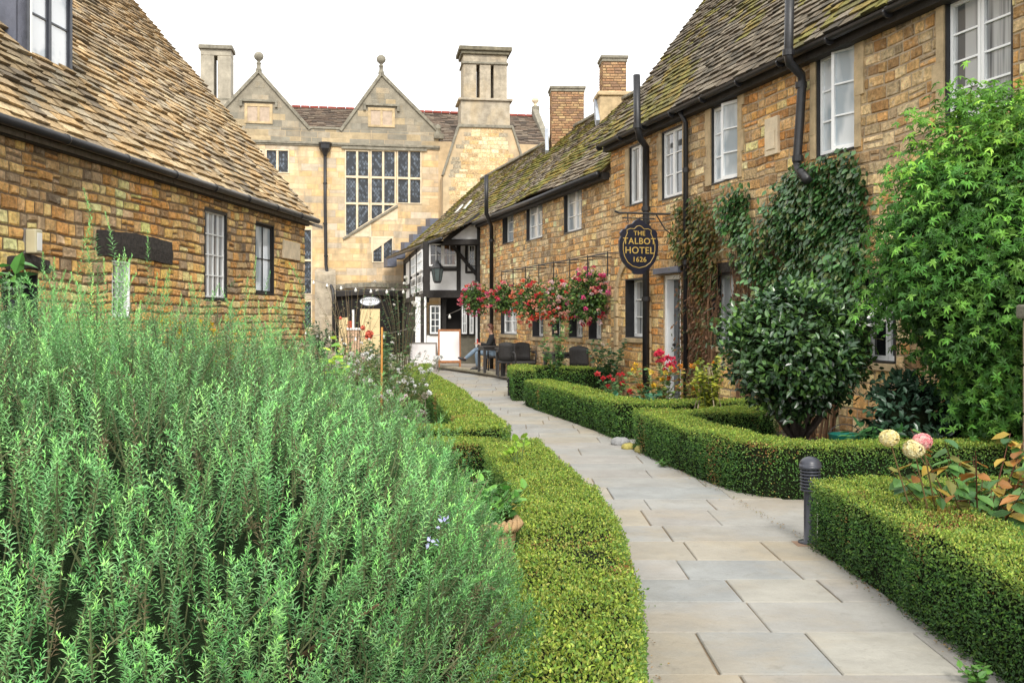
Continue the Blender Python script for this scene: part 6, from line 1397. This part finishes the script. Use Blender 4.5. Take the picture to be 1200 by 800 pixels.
plant('golden_daisy_clump','yellow flowering clump at the foot of the left wall','flowers',(-4.6,15.0,0),1.62,.62,60,16,.07,.02,[(.12,.18,.04),(.2,.22,.05)],nf=90,fcols=[(.72,.50,.03),(.65,.42,.02)],fsize=.05)
plant('aster_clump','bronze green feathery clump by the left wall behind the rosemary','flowers',(-3.4,9.4,0),.9,.5,60,26,.05,.010,BR,nf=20,fcols=[(.6,.5,.45)],fsize=.022,group=GL,hexa=False,stemr=.003)
plant('aster_clump','green clump with pale flowers below the golden daisies','flowers',(-3.2,12.4,0),.9,.6,60,26,.06,.014,[(.08,.16,.05),(.14,.2,.06)],nf=24,fcols=[(.75,.7,.72)],fsize=.03,group=GL)
plant('leafy_plant','low broad leaved plant in the middle of the left bed','plant',(-1.9,7.6,0),.5,.45,30,14,.11,.035,[(.07,.18,.05),(.10,.24,.06)],up=.6)
plant('laurel_shrub','glossy laurel leaves at the left edge above the rosemary','shrub',(-3.75,7.0,0),2.05,.55,36,20,.16,.045,[(.06,.18,.04),(.09,.24,.05),(.05,.12,.04)],m=M_LEAFG,lf0=.4)
# leaf litter on the soil and path edge
N = 5000; pp = np.stack([rng.uniform(-2,5,N), rng.uniform(3,16,N), np.full(N,.012)],1); ex_ = np.array([ip(LE,y)-.05 < x < ip(RE,y)+.0 for x,y in pp[:,:2]]); pp = pp[~ex_]
k = MB(); n_ = len(pp); leaf_mesh(k, pp, rdir(n_)*np.array([1,1,.15]), np.array([0,0,1])+rdir(n_)*.2, .03, .010, pal([(.20,.12,.05),(.12,.08,.04),(.28,.20,.08),(.08,.14,.04)],n_,.3)); tag(k.build('leaf_litter', M_STEM), 'fallen leaves scattered over the bed soil', 'leaf litter', kind='stuff')
N = 1100; yy = rng.uniform(3.5,14,N); sd = rng.integers(0,2,N); xx = np.array([(ip(RE,y)-.30 - abs(rng.normal())*.05) if s_ else (ip(LE,y)+.10+abs(rng.normal())*.04) for y,s_ in zip(yy,sd)])
k = MB(); leaf_mesh(k, np.stack([xx,yy,np.full(N,.036)],1), rdir(N)*np.array([1,1,.12]), np.array([0,0,1])+rdir(N)*.2, rng.uniform(.006,.024,N), rng.uniform(.003,.008,N), pal([(.24,.15,.06),(.14,.09,.04),(.30,.20,.06),(.10,.15,.04)],N,.3)); tag(k.build('path_litter', M_STEM), 'small dry leaves lying along the paving edges', 'leaf litter', kind='stuff')

# ================================================================== LIGHT, SKY, CAMERA
w = bpy.data.worlds.new('World'); sc.world = w; w.use_nodes = True; nt = w.node_tree; bg = nt.nodes['Background']
sky = nt.nodes.new('ShaderNodeTexSky'); sky.sky_type = 'NISHITA'; sky.sun_disc = False; sky.sun_elevation = R(42); sky.sun_rotation = R(174); sky.air_density = 1.0; sky.dust_density = 4.0
hs = nt.nodes.new('ShaderNodeHueSaturation'); hs.inputs['Saturation'].default_value = .12; nt.links.new(sky.outputs[0], hs.inputs['Color'])
mx = nt.nodes.new('ShaderNodeMix'); mx.data_type = 'RGBA'; mx.inputs[0].default_value = .80; mx.inputs[7].default_value = (14.4,14.5,14.5,1)   # overcast cloud layer
nt.links.new(hs.outputs[0], mx.inputs[6]); nt.links.new(mx.outputs[2], bg.inputs['Color']); bg.inputs['Strength'].default_value = .15
sl = bpy.data.lights.new('sun','SUN'); sl.energy = 2.9; sl.angle = R(14); sl.color = (1,.95,.87); so = bpy.data.objects.new('sun', sl); COL.objects.link(so)
# sun behind the camera's left shoulder, high
az = R(174); el = R(42); dv = Vector((math.sin(az)*math.cos(el), math.cos(az)*math.cos(el), math.sin(el)))
so.rotation_euler = dv.to_track_quat('Z','Y').to_euler(); so.location = dv*50
cam = bpy.data.cameras.new('camera'); co = bpy.data.objects.new('camera', cam); COL.objects.link(co); co.location = (0,0,EYE); co.rotation_euler = (R(90),0,0)
cam.lens = 36; cam.sensor_width = 36; cam.sensor_fit = 'HORIZONTAL'; cam.shift_y = -25/1200; cam.clip_start = .05; cam.clip_end = 3000; sc.camera = co
sc.view_settings.view_transform = 'Standard'; sc.view_settings.look = 'None'; sc.view_settings.exposure = 0
sc.cycles.use_denoising = True; sc.cycles.max_bounces = 6; sc.cycles.diffuse_bounces = 3
